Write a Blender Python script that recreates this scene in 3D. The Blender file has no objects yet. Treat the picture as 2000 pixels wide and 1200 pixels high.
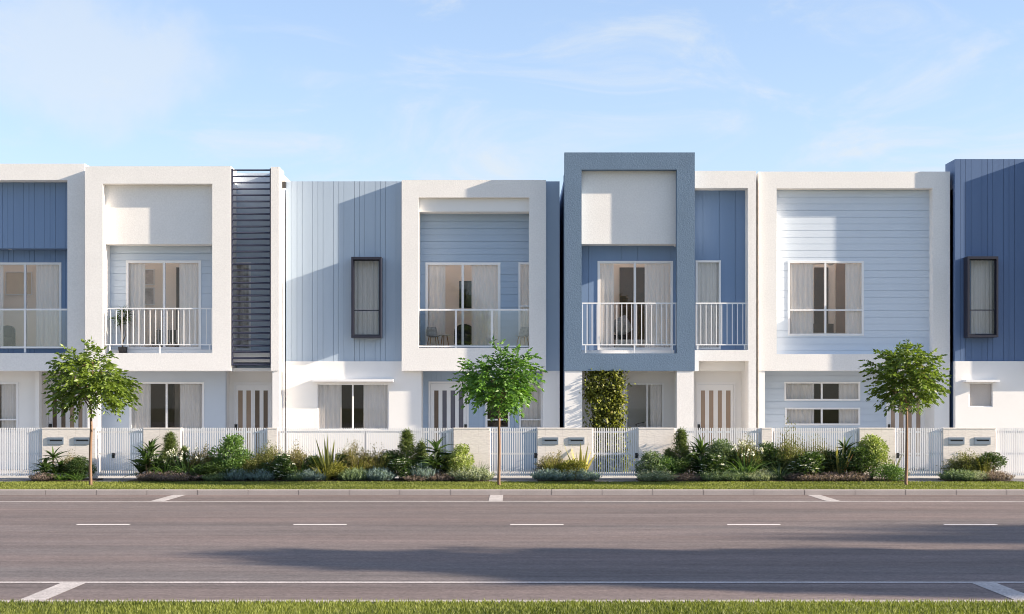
import bpy, math, random
import numpy as np
from mathutils import Vector, Matrix

# ------------------------------------------------------------------ scene, camera, light
scene = bpy.context.scene
col = scene.collection
F = 3000.0           # focal length in photo pixels (photo 2000 x 1200)
HOR, CX, CAMZ = 785.0, 1000.0, 1.8
cam_d = bpy.data.cameras.new('camera')
cam = bpy.data.objects.new('camera', cam_d); col.objects.link(cam)
cam_d.sensor_width = 36.0; cam_d.lens = 54.0
cam_d.shift_y = (HOR - 600.0) / 2000.0
cam_d.clip_end = 3000.0; cam_d.clip_start = 0.1
cam.location = (0, 0, CAMZ); cam.rotation_euler = (math.radians(90), 0, 0)
scene.camera = cam

KX = 6.7             # metres a shadow runs along the facades per metre of depth
SUN = Vector((1.0, -1.0 / KX, 0.35)).normalized()
EL = math.asin(SUN.z); AZ = math.atan2(SUN.x, SUN.y)
sd = bpy.data.lights.new('sun', 'SUN'); sd.energy = 5.0; sd.angle = math.radians(0.5)
sd.color = (1.0, 0.845, 0.66)
so = bpy.data.objects.new('sun', sd); col.objects.link(so)
so.rotation_euler = (-SUN).to_track_quat('-Z', 'Y').to_euler(); so.location = (30, -5, 20)

world = bpy.data.worlds.new('World'); scene.world = world
world.use_nodes = True
scene.view_settings.view_transform = 'Standard'
scene.view_settings.look = 'None'
scene.view_settings.exposure = 1.50
scene.view_settings.gamma = 1.0
scene.cycles.use_denoising = True
scene.cycles.filter_width = 1.0
try: scene.cycles.denoiser = 'OPENIMAGEDENOISE'
except Exception: pass
scene.cycles.max_bounces = 10
scene.cycles.diffuse_bounces = 5
scene.cycles.transparent_max_bounces = 24

def build_world():
    nt = world.node_tree; nt.nodes.clear(); L = nt.links.new
    out = nt.nodes.new('ShaderNodeOutputWorld'); bg = nt.nodes.new('ShaderNodeBackground')
    sky = nt.nodes.new('ShaderNodeTexSky'); sky.sky_type = 'NISHITA'; sky.sun_disc = False
    sky.sun_elevation = EL; sky.sun_rotation = AZ
    sky.air_density = 1.0; sky.dust_density = 0.6; sky.ozone_density = 1.5
    bg.inputs['Strength'].default_value = 0.075
    tc = nt.nodes.new('ShaderNodeTexCoord')
    sep = nt.nodes.new('ShaderNodeSeparateXYZ'); L(tc.outputs['Generated'], sep.inputs[0])
    def math_(op, a, b=None, clamp=False):
        n = nt.nodes.new('ShaderNodeMath'); n.operation = op; n.use_clamp = clamp
        for i, v in enumerate((a, b)):
            if v is None: continue
            if isinstance(v, (int, float)): n.inputs[i].default_value = v
            else: L(v, n.inputs[i])
        return n.outputs[0]
    # wispy cloud layer laid out in sky directions
    mp = nt.nodes.new('ShaderNodeMapping'); mp.inputs['Scale'].default_value = (3.2, 1.0, 9.0)
    mp.inputs['Rotation'].default_value = (0, math.radians(14), 0)
    mp.inputs['Location'].default_value = (0.35, 0.0, 0.2)
    L(tc.outputs['Generated'], mp.inputs[0])
    n1 = nt.nodes.new('ShaderNodeTexNoise'); n1.inputs['Scale'].default_value = 2.2
    n1.inputs['Detail'].default_value = 9; n1.inputs['Roughness'].default_value = 0.62; n1.inputs['Distortion'].default_value = 0.9
    L(mp.outputs[0], n1.inputs['Vector'])
    r1 = nt.nodes.new('ShaderNodeMapRange'); r1.interpolation_type = 'SMOOTHSTEP'
    r1.inputs['From Min'].default_value = 0.46; r1.inputs['From Max'].default_value = 0.78
    L(n1.outputs[0], r1.inputs['Value'])
    n2 = nt.nodes.new('ShaderNodeTexNoise'); n2.inputs['Scale'].default_value = 9.0
    n2.inputs['Detail'].default_value = 8; n2.inputs['Roughness'].default_value = 0.6
    L(tc.outputs['Generated'], n2.inputs['Vector'])
    # one soft bank low on the left
    dx = math_('MULTIPLY', math_('SUBTRACT', sep.outputs[0], -0.30), 8.5)
    dz = math_('MULTIPLY', math_('SUBTRACT', sep.outputs[2], 0.208), 26.0)
    dd = math_('ADD', math_('MULTIPLY', dx, dx), math_('MULTIPLY', dz, dz))
    dd = math_('ADD', dd, math_('MULTIPLY', math_('SUBTRACT', n2.outputs[0], 0.5), 5.0))
    bank = nt.nodes.new('ShaderNodeMapRange'); bank.interpolation_type = 'SMOOTHSTEP'
    bank.inputs['From Min'].default_value = 1.5; bank.inputs['From Max'].default_value = -0.2
    L(dd, bank.inputs['Value'])
    cl = math_('ADD', math_('MULTIPLY', r1.outputs[0], 0.85), math_('MULTIPLY', bank.outputs[0], 0.62), True)
    cl = math_('ADD', math_('MULTIPLY', cl, 0.66), 0.24, True)
    low = math_('MULTIPLY', math_('SUBTRACT', 0.25, sep.outputs[2], True), 1.0, True)
    cl = math_('ADD', cl, math_('MULTIPLY', low, 0.9), True)
    mix = nt.nodes.new('ShaderNodeMix'); mix.data_type = 'RGBA'
    tint = nt.nodes.new('ShaderNodeMix'); tint.data_type = 'RGBA'; tint.blend_type = 'MULTIPLY'
    tint.inputs[0].default_value = 1.0; tint.inputs[7].default_value = SKY_TINT
    L(sky.outputs[0], tint.inputs[6])
    L(cl, mix.inputs[0]); L(tint.outputs[2], mix.inputs[6]); mix.inputs[7].default_value = CLOUD
    L(mix.outputs[2], bg.inputs['Color']); L(bg.outputs[0], out.inputs['Surface'])
SKY_TINT = (.97, 1.05, 1.24, 1)
CLOUD = (3.8, 4.05, 4.3, 1)
build_world()

# ------------------------------------------------------------------ helpers
def X(px, d): return (px - CX) * d / F
def Z(py, d): return CAMZ + (HOR - py) * d / F
def DG(py, z=0.0): return (CAMZ - z) * F / (py - HOR)      # depth of a point at height z seen on row py
def R(x0, y0, x1, y1, d): return (X(x0, d), X(x1, d), Z(y1, d), Z(y0, d))   # xa, xb, za, zb

ORG = {}
class MB:
    def __init__(s): s.v = []; s.f = []
    def quad(s, a, b, c, d):
        n = len(s.v); s.v += [a, b, c, d]; s.f.append((n, n+1, n+2, n+3))
    def box(s, x0, x1, y0, y1, z0, z1):
        if x0 > x1: x0, x1 = x1, x0
        if y0 > y1: y0, y1 = y1, y0
        if z0 > z1: z0, z1 = z1, z0
        n = len(s.v)
        s.v += [(x0,y0,z0),(x1,y0,z0),(x1,y1,z0),(x0,y1,z0),(x0,y0,z1),(x1,y0,z1),(x1,y1,z1),(x0,y1,z1)]
        s.f += [(n,n+3,n+2,n+1),(n+4,n+5,n+6,n+7),(n,n+1,n+5,n+4),(n+1,n+2,n+6,n+5),(n+2,n+3,n+7,n+6),(n+3,n,n+4,n+7)]
    def obox(s, c, ax, ay, az):                      # oriented box, half axes
        c, ax, ay, az = map(Vector, (c, ax, ay, az)); n = len(s.v)
        for k in (-1, 1):
            for (i, j) in ((-1,-1),(1,-1),(1,1),(-1,1)):
                s.v.append(tuple(c + i*ax + j*ay + k*az))
        s.f += [(n,n+3,n+2,n+1),(n+4,n+5,n+6,n+7),(n,n+1,n+5,n+4),(n+1,n+2,n+6,n+5),(n+2,n+3,n+7,n+6),(n+3,n,n+4,n+7)]
    def pane(s, xa, xb, za, zb, y0, y1, holes=()):   # slab in the xz plane with rectangular holes
        xs = sorted({xa, xb, *[min(max(h[i], xa), xb) for h in holes for i in (0, 1)]})
        zs = sorted({za, zb, *[min(max(h[i], za), zb) for h in holes for i in (2, 3)]})
        nx, nz = len(xs)-1, len(zs)-1
        def full(i, j):
            if i < 0 or j < 0 or i >= nx or j >= nz: return False
            cx, cz = (xs[i]+xs[i+1])/2, (zs[j]+zs[j+1])/2
            return not any(h[0] < cx < h[1] and h[2] < cz < h[3] for h in holes)
        for i in range(nx):
            for j in range(nz):
                if not full(i, j): continue
                a, b, c, d = xs[i], xs[i+1], zs[j], zs[j+1]
                s.quad((a,y0,c),(b,y0,c),(b,y0,d),(a,y0,d)); s.quad((b,y1,c),(a,y1,c),(a,y1,d),(b,y1,d))
                if not full(i-1, j): s.quad((a,y1,c),(a,y0,c),(a,y0,d),(a,y1,d))
                if not full(i+1, j): s.quad((b,y0,c),(b,y1,c),(b,y1,d),(b,y0,d))
                if not full(i, j-1): s.quad((a,y1,c),(b,y1,c),(b,y0,c),(a,y0,c))
                if not full(i, j+1): s.quad((a,y0,d),(b,y0,d),(b,y1,d),(a,y1,d))
    def _cut(s, xa, xb, za, zb, holes):
        xs = sorted({xa, xb, *[min(max(h[i], xa), xb) for h in holes for i in (0, 1)]})
        zs = sorted({za, zb, *[min(max(h[i], za), zb) for h in holes for i in (2, 3)]})
        for i in range(len(xs)-1):
            for j in range(len(zs)-1):
                cx, cz = (xs[i]+xs[i+1])/2, (zs[j]+zs[j+1])/2
                if any(h[0] < cx < h[1] and h[2] < cz < h[3] for h in holes): continue
                if xs[i+1]-xs[i] < 1e-5 or zs[j+1]-zs[j] < 1e-5: continue
                yield xs[i], xs[i+1], zs[j], zs[j+1]
    def lapboards(s, xa, xb, za, zb, y, pitch, holes=(), gh=0.009, gd=0.014):   # horizontal boards, open groove under each
        z = zb
        while z > za + 1e-4:
            z0 = max(z - pitch, za); zg = min(z0 + gh, z)
            for (a, b, c, d) in s._cut(xa, xb, zg, z, holes): s.quad((a,y,c),(b,y,c),(b,y,d),(a,y,d))
            for (a, b, c, d) in s._cut(xa, xb, z0, zg, holes):
                s.quad((a,y+gd,c),(b,y+gd,c),(b,y+gd,d),(a,y+gd,d))
                s.quad((a,y+gd,d),(b,y+gd,d),(b,y,d),(a,y,d)); s.quad((a,y,c),(b,y,c),(b,y+gd,c),(a,y+gd,c))
            z = z0
    def vboards(s, xa, xb, za, zb, y, xs, holes=(), gw=0.008, gd=0.018):  # vertical boards with grooves at xs
        e = [xa] + [q for q in xs if xa + .02 < q < xb - .02] + [xb]
        for i in range(len(e)-1):
            a = e[i] + (gw/2 if i else 0); b = e[i+1] - (gw/2 if i < len(e)-2 else 0)
            for (p, q, c, d) in s._cut(a, b, za, zb, holes):
                s.quad((p,y,c),(q,y,c),(q,y,d),(p,y,d))
            for (g0, g1, side) in ((e[i+1]-gw/2, e[i+1]+gw/2, 1),):
                if i == len(e)-2: continue
                for (p, q, c, d) in s._cut(g0, g1, za, zb, holes):
                    s.quad((p,y+gd,c),(q,y+gd,c),(q,y+gd,d),(p,y+gd,d))
                    s.quad((p,y,c),(p,y+gd,c),(p,y+gd,d),(p,y,d)); s.quad((q,y+gd,c),(q,y,c),(q,y,d),(q,y+gd,d))
    def tube(s, pts, rads, seg=8, cap=True):
        pts = [Vector(p) for p in pts]; rings = []
        if isinstance(rads, (int, float)): rads = [rads]*len(pts)
        for i, p in enumerate(pts):
            t = (pts[min(i+1, len(pts)-1)] - pts[max(i-1, 0)]).normalized()
            u = t.orthogonal().normalized() if i == 0 else (u - t*u.dot(t)).normalized()
            w = t.cross(u); n = len(s.v)
            for k in range(seg):
                a = 2*math.pi*k/seg
                s.v.append(tuple(p + (u*math.cos(a) + w*math.sin(a))*rads[i]))
            rings.append(n)
        for a, b in zip(rings[:-1], rings[1:]):
            for k in range(seg):
                s.f.append((a+k, a+(k+1) % seg, b+(k+1) % seg, b+k))
        if cap:
            s.f.append(tuple(rings[0]+k for k in reversed(range(seg)))); s.f.append(tuple(rings[-1]+k for k in range(seg)))
    def lathe(s, c, prof, seg=16):                  # prof: (radius, z) from bottom up
        c = Vector(c); rings = []
        for r, z in prof:
            n = len(s.v)
            for k in range(seg):
                a = 2*math.pi*k/seg; s.v.append((c.x+r*math.cos(a), c.y+r*math.sin(a), c.z+z))
            rings.append(n)
        for a, b in zip(rings[:-1], rings[1:]):
            for k in range(seg): s.f.append((a+k, a+(k+1) % seg, b+(k+1) % seg, b+k))
        s.f.append(tuple(rings[0]+k for k in reversed(range(seg)))); s.f.append(tuple(rings[-1]+k for k in range(seg)))
    def data(s, name, m, o=(0,0,0), smooth=False):
        me = bpy.data.meshes.new(name)
        me.from_pydata([(a-o[0], b-o[1], c-o[2]) for a, b, c in s.v], [], s.f)
        me.materials.append(m)
        if smooth: me.polygons.foreach_set('use_smooth', [True]*len(me.polygons))
        me.update(); return me
    def build(s, name, m, parent=None, smooth=False):
        o = ORG.get(parent.name, (0,0,0)) if parent is not None else (0,0,0)
        ob = bpy.data.objects.new(name, s.data(name, m, o, smooth)); col.objects.link(ob)
        if parent is not None: ob.parent = parent
        ORG[ob.name] = o
        return ob

def tag(o, label=None, cat=None, group=None, kind=None):
    if label: o['label'] = label
    if cat: o['category'] = cat
    if group: o['group'] = group
    if kind: o['kind'] = kind
    return o
def empty(name, loc, label, cat, group=None):
    o = bpy.data.objects.new(name, None); col.objects.link(o); o.location = loc; o.empty_display_size = .2
    ORG[o.name] = tuple(loc)
    return tag(o, label, cat, group)
def boxpart(name, m, parent, *b):
    mb = MB(); mb.box(*b); return mb.build(name, m, parent)

# ------------------------------------------------------------------ materials
def mat(name, rgb, rough=0.7, metal=0.0, spec=0.3, bump=None, var=0.0, vscale=2.0, vstretch=(1,1,1), grain=None):
    m = bpy.data.materials.new(name); m.use_nodes = True
    nt = m.node_tree; b = nt.nodes['Principled BSDF']; L = nt.links.new
    b.inputs['Base Color'].default_value = (*rgb, 1); b.inputs['Roughness'].default_value = rough
    b.inputs['Metallic'].default_value = metal; b.inputs['Specular IOR Level'].default_value = spec
    tc = nt.nodes.new('ShaderNodeTexCoord')
    geo = nt.nodes.new('ShaderNodeNewGeometry')
    if var:
        mp = nt.nodes.new('ShaderNodeMapping'); mp.inputs['Scale'].default_value = vstretch
        L(geo.outputs['Position'], mp.inputs[0])
        n = nt.nodes.new('ShaderNodeTexNoise'); n.inputs['Scale'].default_value = vscale; n.inputs['Detail'].default_value = 6
        n.inputs['Roughness'].default_value = 0.65
        L(mp.outputs[0], n.inputs['Vector'])
        mr = nt.nodes.new('ShaderNodeMapRange'); mr.inputs['From Min'].default_value = .3; mr.inputs['From Max'].default_value = .7
        mr.inputs['To Min'].default_value = 1-var; mr.inputs['To Max'].default_value = 1+var
        L(n.outputs[0], mr.inputs['Value'])
        fac = mr.outputs[0]
        if grain:
            n2 = nt.nodes.new('ShaderNodeTexNoise'); n2.inputs['Scale'].default_value = grain[0]; n2.inputs['Detail'].default_value = 3
            L(geo.outputs['Position'], n2.inputs['Vector'])
            m2 = nt.nodes.new('ShaderNodeMapRange'); m2.inputs['From Min'].default_value = .3; m2.inputs['From Max'].default_value = .7
            m2.inputs['To Min'].default_value = 1-grain[1]; m2.inputs['To Max'].default_value = 1+grain[1]
            L(n2.outputs[0], m2.inputs['Value'])
            mm = nt.nodes.new('ShaderNodeMath'); mm.operation = 'MULTIPLY'; L(fac, mm.inputs[0]); L(m2.outputs[0], mm.inputs[1]); fac = mm.outputs[0]
        vm = nt.nodes.new('ShaderNodeVectorMath'); vm.operation = 'SCALE'; vm.inputs[0].default_value = rgb
        L(fac, vm.inputs['Scale']); L(vm.outputs[0], b.inputs['Base Color'])
    if bump:
        n3 = nt.nodes.new('ShaderNodeTexNoise'); n3.inputs['Scale'].default_value = bump[0]; n3.inputs['Detail'].default_value = 4
        L(geo.outputs['Position'], n3.inputs['Vector'])
        bp = nt.nodes.new('ShaderNodeBump'); bp.inputs['Strength'].default_value = bump[1]; bp.inputs['Distance'].default_value = bump[2]
        L(n3.outputs[0], bp.inputs['Height']); L(bp.outputs[0], b.inputs['Normal'])
    return m

def leafmat(name, c0, c1, rough=0.5, trans=0.35, c2=None):
    if 'leaf' in name or 'needle' in name or 'blade' in name: c1 = tuple(min(.6, v*1.3) for v in c1)
    m = bpy.data.materials.new(name); m.use_nodes = True; nt = m.node_tree; L = nt.links.new
    b = nt.nodes['Principled BSDF']; out = nt.nodes['Material Output']
    at = nt.nodes.new('ShaderNodeAttribute'); at.attribute_name = 'tint'
    cr = nt.nodes.new('ShaderNodeValToRGB'); cr.color_ramp.elements[0].color = (*c0, 1); cr.color_ramp.elements[1].color = (*c1, 1)
    if c2:
        e = cr.color_ramp.elements.new(.93); e.color = (*c1, 1); cr.color_ramp.elements[2].color = (*c2, 1)
    L(at.outputs['Fac'], cr.inputs[0]); L(cr.outputs[0], b.inputs['Base Color'])
    b.inputs['Roughness'].default_value = rough; b.inputs['Specular IOR Level'].default_value = .35
    tr = nt.nodes.new('ShaderNodeBsdfTranslucent')
    g = nt.nodes.new('ShaderNodeMix'); g.data_type = 'RGBA'; g.blend_type = 'MULTIPLY'; g.inputs[0].default_value = 1
    g.inputs[7].default_value = (1.25, 1.3, .6, 1); L(cr.outputs[0], g.inputs[6]); L(g.outputs[2], tr.inputs[0])
    mx = nt.nodes.new('ShaderNodeMixShader'); mx.inputs[0].default_value = trans
    L(b.outputs[0], mx.inputs[1]); L(tr.outputs[0], mx.inputs[2]); L(mx.outputs[0], out.inputs['Surface'])
    return m

def glassmat(name, tint, refl):
    m = bpy.data.materials.new(name); m.use_nodes = True; nt = m.node_tree; L = nt.links.new
    nt.nodes.remove(nt.nodes['Principled BSDF']); out = nt.nodes['Material Output']
    t = nt.nodes.new('ShaderNodeBsdfTransparent'); t.inputs[0].default_value = (*tint, 1)
    g = nt.nodes.new('ShaderNodeBsdfGlossy'); g.inputs['Roughness'].default_value = 0.0
    fr = nt.nodes.new('ShaderNodeFresnel'); fr.inputs[0].default_value = 1.5
    ml = nt.nodes.new('ShaderNodeMath'); ml.operation = 'MULTIPLY'; ml.inputs[1].default_value = refl; ml.use_clamp = True
    L(fr.outputs[0], ml.inputs[0])
    mx = nt.nodes.new('ShaderNodeMixShader'); L(ml.outputs[0], mx.inputs[0]); L(t.outputs[0], mx.inputs[1]); L(g.outputs[0], mx.inputs[2])
    L(mx.outputs[0], out.inputs['Surface']); return m

def clothmat(name, rgb, see=0.15):
    m = bpy.data.materials.new(name); m.use_nodes = True; nt = m.node_tree; L = nt.links.new
    b = nt.nodes['Principled BSDF']; out = nt.nodes['Material Output']
    b.inputs['Base Color'].default_value = (*rgb, 1); b.inputs['Roughness'].default_value = .9; b.inputs['Specular IOR Level'].default_value = .1
    tl = nt.nodes.new('ShaderNodeBsdfTranslucent'); tl.inputs[0].default_value = (*rgb, 1)
    tp = nt.nodes.new('ShaderNodeBsdfTransparent')
    m1 = nt.nodes.new('ShaderNodeMixShader'); m1.inputs[0].default_value = .15; L(b.outputs[0], m1.inputs[1]); L(tl.outputs[0], m1.inputs[2])
    m2 = nt.nodes.new('ShaderNodeMixShader'); m2.inputs[0].default_value = see; L(m1.outputs[0], m2.inputs[1]); L(tp.outputs[0], m2.inputs[2])
    L(m2.outputs[0], out.inputs['Surface']); return m

STUC = (38, .28, .010)
WHITE   = mat('white_render', (.80, .783, .765), .85, bump=STUC, var=.025, vscale=1.2, grain=(24, .04))
WHITE_S = mat('white_smooth_render', (.79, .782, .772), .8, bump=(90, .15, .004), var=.025, vscale=.9)
FRAME   = mat('white_frame', (.80, .80, .81), .35, spec=.5)
SLATE   = mat('slate_blue_render', (.128, .19, .275), .85, bump=(34, .45, .014), var=.05, vscale=1.5, grain=(30, .10))
PALE    = mat('pale_blue_board', (.51, .585, .68), .6, var=.02, vscale=1.0)
PALER   = mat('pale_blue_render', (.53, .59, .67), .7, var=.02)
ICE     = mat('ice_blue_board', (.61, .68, .77), .6, var=.02)
MIST    = mat('mist_blue_board', (.39, .475, .58), .6, var=.03, vscale=.8, vstretch=(4, 4, .3))
DENIM   = mat('denim_blue_board', (.185, .275, .435), .6, var=.03, vscale=.8, vstretch=(4, 4, .3))
SKYB    = mat('grey_blue_board', (.37, .465, .59), .6, var=.02)
NAVY    = mat('navy_blue_board', (.098, .158, .29), .55, var=.04, vscale=.8, vstretch=(4, 4, .3))
BRONZE  = mat('dark_window_metal', (.022, .024, .04), .5, spec=.3)
LOUVRE  = mat('navy_louvre_metal', (.038, .043, .075), .55, spec=.25)
GREY_ROOF = mat('roof_metal', (.35, .36, .38), .5, metal=.3)
GLASS   = glassmat('window_glass', (.995, .99, .985), .7)
BALGLASS= glassmat('balustrade_glass', (.97, .975, .97), 1.7)
SHEER   = clothmat('sheer_curtain', (.98, .95, .93), .05)
BLIND   = clothmat('roller_blind', (.92, .86, .84), .02)
ROOM    = mat('warm_beige_paint', (.93, .84, .75), .9)
ROOMG   = mat('cool_beige_paint', (.94, .91, .88), .9)
DARKWOOD= mat('dark_brown_timber', (.10, .072, .058), .6, var=.1, vscale=3)
MIDWOOD = mat('brown_timber_panel', (.30, .23, .19), .6, var=.05, vscale=3)
OAK     = mat('oak_timber', (.36, .2, .09), .5, var=.15, vscale=8)
STRIP   = mat('door_strip_dark_glass', (.13, .09, .07), .12, spec=.6)
STRIPL  = mat('door_strip_tan_glass', (.34, .245, .18), .15, spec=.6)
STRIPB  = mat('door_strip_blue_glass', (.10, .10, .14), .1, spec=.7)
BLACK   = mat('black_fitting', (.02, .02, .022), .4, spec=.5)
BLOCK   = None
PICKET  = mat('white_picket_aluminium', (.80, .80, .82), .4, spec=.4)
LETTER  = mat('grey_blue_letterbox_metal', (.22, .27, .34), .45, metal=.2, spec=.5)
GREYFAB = mat('grey_fabric', (.4, .39, .38), .9, var=.3, vscale=14)
DARKFAB = mat('charcoal_fabric', (.05, .05, .055), .9)
LINEN   = mat('white_linen', (.7, .67, .64), .9, var=.15, vscale=6)
POT     = mat('dark_pot', (.05, .05, .055), .6)
BARK    = mat('pale_brown_bark', (.19, .12, .08), .85, var=.25, vscale=9, vstretch=(2, 2, .5), bump=(60, .4, .01))
STEM    = mat('brown_stem', (.12, .085, .05), .8)

def blockmat():
    m = bpy.data.materials.new('cream_split_block'); m.use_nodes = True; nt = m.node_tree; L = nt.links.new
    b = nt.nodes['Principled BSDF']; b.inputs['Roughness'].default_value = .9; b.inputs['Specular IOR Level'].default_value = .15
    geo = nt.nodes.new('ShaderNodeNewGeometry'); sp = nt.nodes.new('ShaderNodeSeparateXYZ'); L(geo.outputs['Position'], sp.inputs[0])
    cb = nt.nodes.new('ShaderNodeCombineXYZ'); L(sp.outputs[0], cb.inputs[0]); L(sp.outputs[2], cb.inputs[1])
    br = nt.nodes.new('ShaderNodeTexBrick'); br.inputs['Scale'].default_value = 1.0
    br.inputs['Brick Width'].default_value = .39; br.inputs['Row Height'].default_value = .2; br.inputs['Mortar Size'].default_value = .004
    br.inputs['Color1'].default_value = (.83, .775, .735, 1); br.inputs['Color2'].default_value = (.80, .745, .705, 1); br.inputs['Mortar'].default_value = (.70, .645, .61, 1)
    L(cb.outputs[0], br.inputs['Vector'])
    n = nt.nodes.new('ShaderNodeTexNoise'); n.inputs['Scale'].default_value = 10; n.inputs['Detail'].default_value = 7
    mp = nt.nodes.new('ShaderNodeMapping'); mp.inputs['Scale'].default_value = (1, 1, 4); L(geo.outputs['Position'], mp.inputs[0]); L(mp.outputs[0], n.inputs['Vector'])
    mr = nt.nodes.new('ShaderNodeMapRange'); mr.inputs['From Min'].default_value = .3; mr.inputs['From Max'].default_value = .7; mr.inputs['To Min'].default_value = .93; mr.inputs['To Max'].default_value = 1.05
    L(n.outputs[0], mr.inputs['Value'])
    vm = nt.nodes.new('ShaderNodeVectorMath'); vm.operation = 'SCALE'; L(br.outputs[0], vm.inputs[0]); L(mr.outputs[0], vm.inputs['Scale']); L(vm.outputs[0], b.inputs['Base Color'])
    bp = nt.nodes.new('ShaderNodeBump'); bp.inputs['Strength'].default_value = .3; bp.inputs['Distance'].default_value = .01; L(n.outputs[0], bp.inputs['Height']); L(bp.outputs[0], b.inputs['Normal'])
    return m
BLOCK = blockmat()

# ------------------------------------------------------------------ ground, road, kerbs
def asphalt():
    m = bpy.data.materials.new('asphalt'); m.use_nodes = True; nt = m.node_tree; L = nt.links.new
    b = nt.nodes['Principled BSDF']; b.inputs['Roughness'].default_value = .75; b.inputs['Specular IOR Level'].default_value = .25
    geo = nt.nodes.new('ShaderNodeNewGeometry')
    def noise(sc, det, stretch, lo, hi, rough=.6):
        mp = nt.nodes.new('ShaderNodeMapping'); mp.inputs['Scale'].default_value = stretch; L(geo.outputs['Position'], mp.inputs[0])
        n = nt.nodes.new('ShaderNodeTexNoise'); n.inputs['Scale'].default_value = sc; n.inputs['Detail'].default_value = det; n.inputs['Roughness'].default_value = rough
        L(mp.outputs[0], n.inputs['Vector'])
        r = nt.nodes.new('ShaderNodeMapRange'); r.inputs['From Min'].default_value = .28; r.inputs['From Max'].default_value = .72
        r.inputs['To Min'].default_value = lo; r.inputs['To Max'].default_value = hi; L(n.outputs[0], r.inputs['Value'])
        return n.outputs[0], r.outputs[0]
    h1, streak = noise(1.0, 7, (.09, 1.5, 1), .60, 1.40, .8)      # wear running along the lanes
    _, patch = noise(.35, 5, (.5, 1, 1), .9, 1.1)
    _, warm = noise(.5, 4, (.12, 1.0, 1), 0, 1)
    h2, grain = noise(40, 4, (.6, 1, 1), .45, 1.55, .85)
    h3, grit = noise(9, 5, (.4, 1.3, 1), .72, 1.28, .85)
    f = streak
    for q in (patch, grain, grit):
        k = nt.nodes.new('ShaderNodeMath'); k.operation = 'MULTIPLY'; L(f, k.inputs[0]); L(q, k.inputs[1]); f = k.outputs[0]
    mx = nt.nodes.new('ShaderNodeMix'); mx.data_type = 'RGBA'; L(warm, mx.inputs[0])
    mx.inputs[6].default_value = (.124, .112, .113, 1); mx.inputs[7].default_value = (.168, .128, .120, 1)
    vm = nt.nodes.new('ShaderNodeVectorMath'); vm.operation = 'SCALE'; L(mx.outputs[2], vm.inputs[0]); L(f, vm.inputs['Scale'])
    L(vm.outputs[0], b.inputs['Base Color'])
    bp = nt.nodes.new('ShaderNodeBump'); bp.inputs['Strength'].default_value = .25; bp.inputs['Distance'].default_value = .006
    L(h2, bp.inputs['Height']); L(bp.outputs[0], b.inputs['Normal'])
    return m
ROADZ = -0.108
KN0, KN1 = 13.80, 13.97          # near kerb
KF0, KF1 = 31.40, 31.55          # far kerb
VERGE_B, FENCE, BEDF = 34.50, 35.75, 34.55
ASPH = asphalt()
CONC = mat('kerb_concrete', (.36, .325, .315), .85, var=.08, vscale=1.5, grain=(60, .08), bump=(70, .3, .006))
PAINT = mat('road_paint', (.42, .39, .385), .75, var=.22, vscale=4, grain=(40, .28))
PAINTW = mat('bright_road_paint', (.74, .70, .69), .65, var=.08, vscale=3, grain=(45, .1))
SOIL = mat('verge_soil', (.10, .11, .035), .95, var=.3, vscale=2.5, grain=(30, .3))
MULCH = mat('dark_mulch', (.05, .035, .028), .95, var=.3, vscale=8, grain=(50, .4), bump=(40, .8, .03))
PATHM = mat('grey_concrete_path', (.15, .148, .155), .85, var=.08, vscale=1.5, grain=(60, .06))
PAVE = mat('pale_yard_paving', (.42, .41, .40), .85, var=.05, vscale=1.0, grain=(40, .05))
EARTH = mat('distant_earth', (.14, .15, .07), .95, var=.2, vscale=.1)

def struct(name, mb, m, label, cat): return tag(mb.build(name, m), label, cat, kind='structure')
mb = MB(); mb.quad((-700,-400,-.35),(700,-400,-.35),(700,900,-.35),(-700,900,-.35))
struct('ground', mb, EARTH, 'wide level ground under the whole street', 'ground')
mb = MB(); mb.box(-300, 300, KN1-.05, KF0+.05, ROADZ-.2, ROADZ)
struct('road', mb, ASPH, 'wide grey purple asphalt road with lane wear', 'road')
def kerb(name, y0, y1, px0, step, d, lab):
    mb = MB(); xs = [X(px0 + step*n, d) for n in range(-80, 90)]
    for a, b in zip(xs[:-1], xs[1:]):
        g = .006; c = .012
        y_r = y0 if y0 > 20 else y1; sgn = 1 if y0 > 20 else -1      # road side edge, chamfered
        yb = y1 if y0 > 20 else y0
        prof = [(y_r, ROADZ-.1), (y_r, -c), (y_r + sgn*c, 0.0), (yb, 0.0), (yb, ROADZ-.1)]
        n = len(mb.v)
        for xx in (a+g, b-g): mb.v += [(xx, p, q) for p, q in prof]
        for i in range(4): mb.f.append((n+i, n+i+1, n+5+i+1, n+5+i))
        mb.f.append(tuple(n+i for i in range(5))); mb.f.append(tuple(n+5+i for i in reversed(range(5))))
    mb.box(xs[0], xs[-1], min(y0,y1)+.02, max(y0,y1)-.02, ROADZ-.15, -.01)
    struct(name, mb, CONC, lab, 'kerb')
kerb('kerb', KF0, KF1, 89.25, 98.8, KF0, 'concrete kerb in short segments along the far verge')
kerb('kerb', KN0, KN1, 22.75, 223.0, 13.9, 'concrete kerb top along the near grass')
mb = MB(); mb.box(-300, 300, KF0-.34, KF0-.002, ROADZ-.1, ROADZ+.004)
struct('gutter', mb, mat('gutter_concrete', (.20,.18,.18), .85, var=.1, vscale=2, grain=(50,.12)), 'narrow concrete gutter at the foot of the far kerb', 'gutter') if False else None
mb = MB(); mb.box(-300, 300, KF1, VERGE_B, -.3, -.012)
struct('verge', mb, SOIL, 'grassed verge between the kerb and the garden beds', 'verge')
mb = MB(); mb.box(-300, 300, -60, KN0, -.3, -.012)
struct('verge', mb, SOIL, 'grassed verge on the near side of the road', 'verge')
mb = MB(); mb.box(-300, 300, VERGE_B, FENCE+.25, -.3, -.004)
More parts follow.
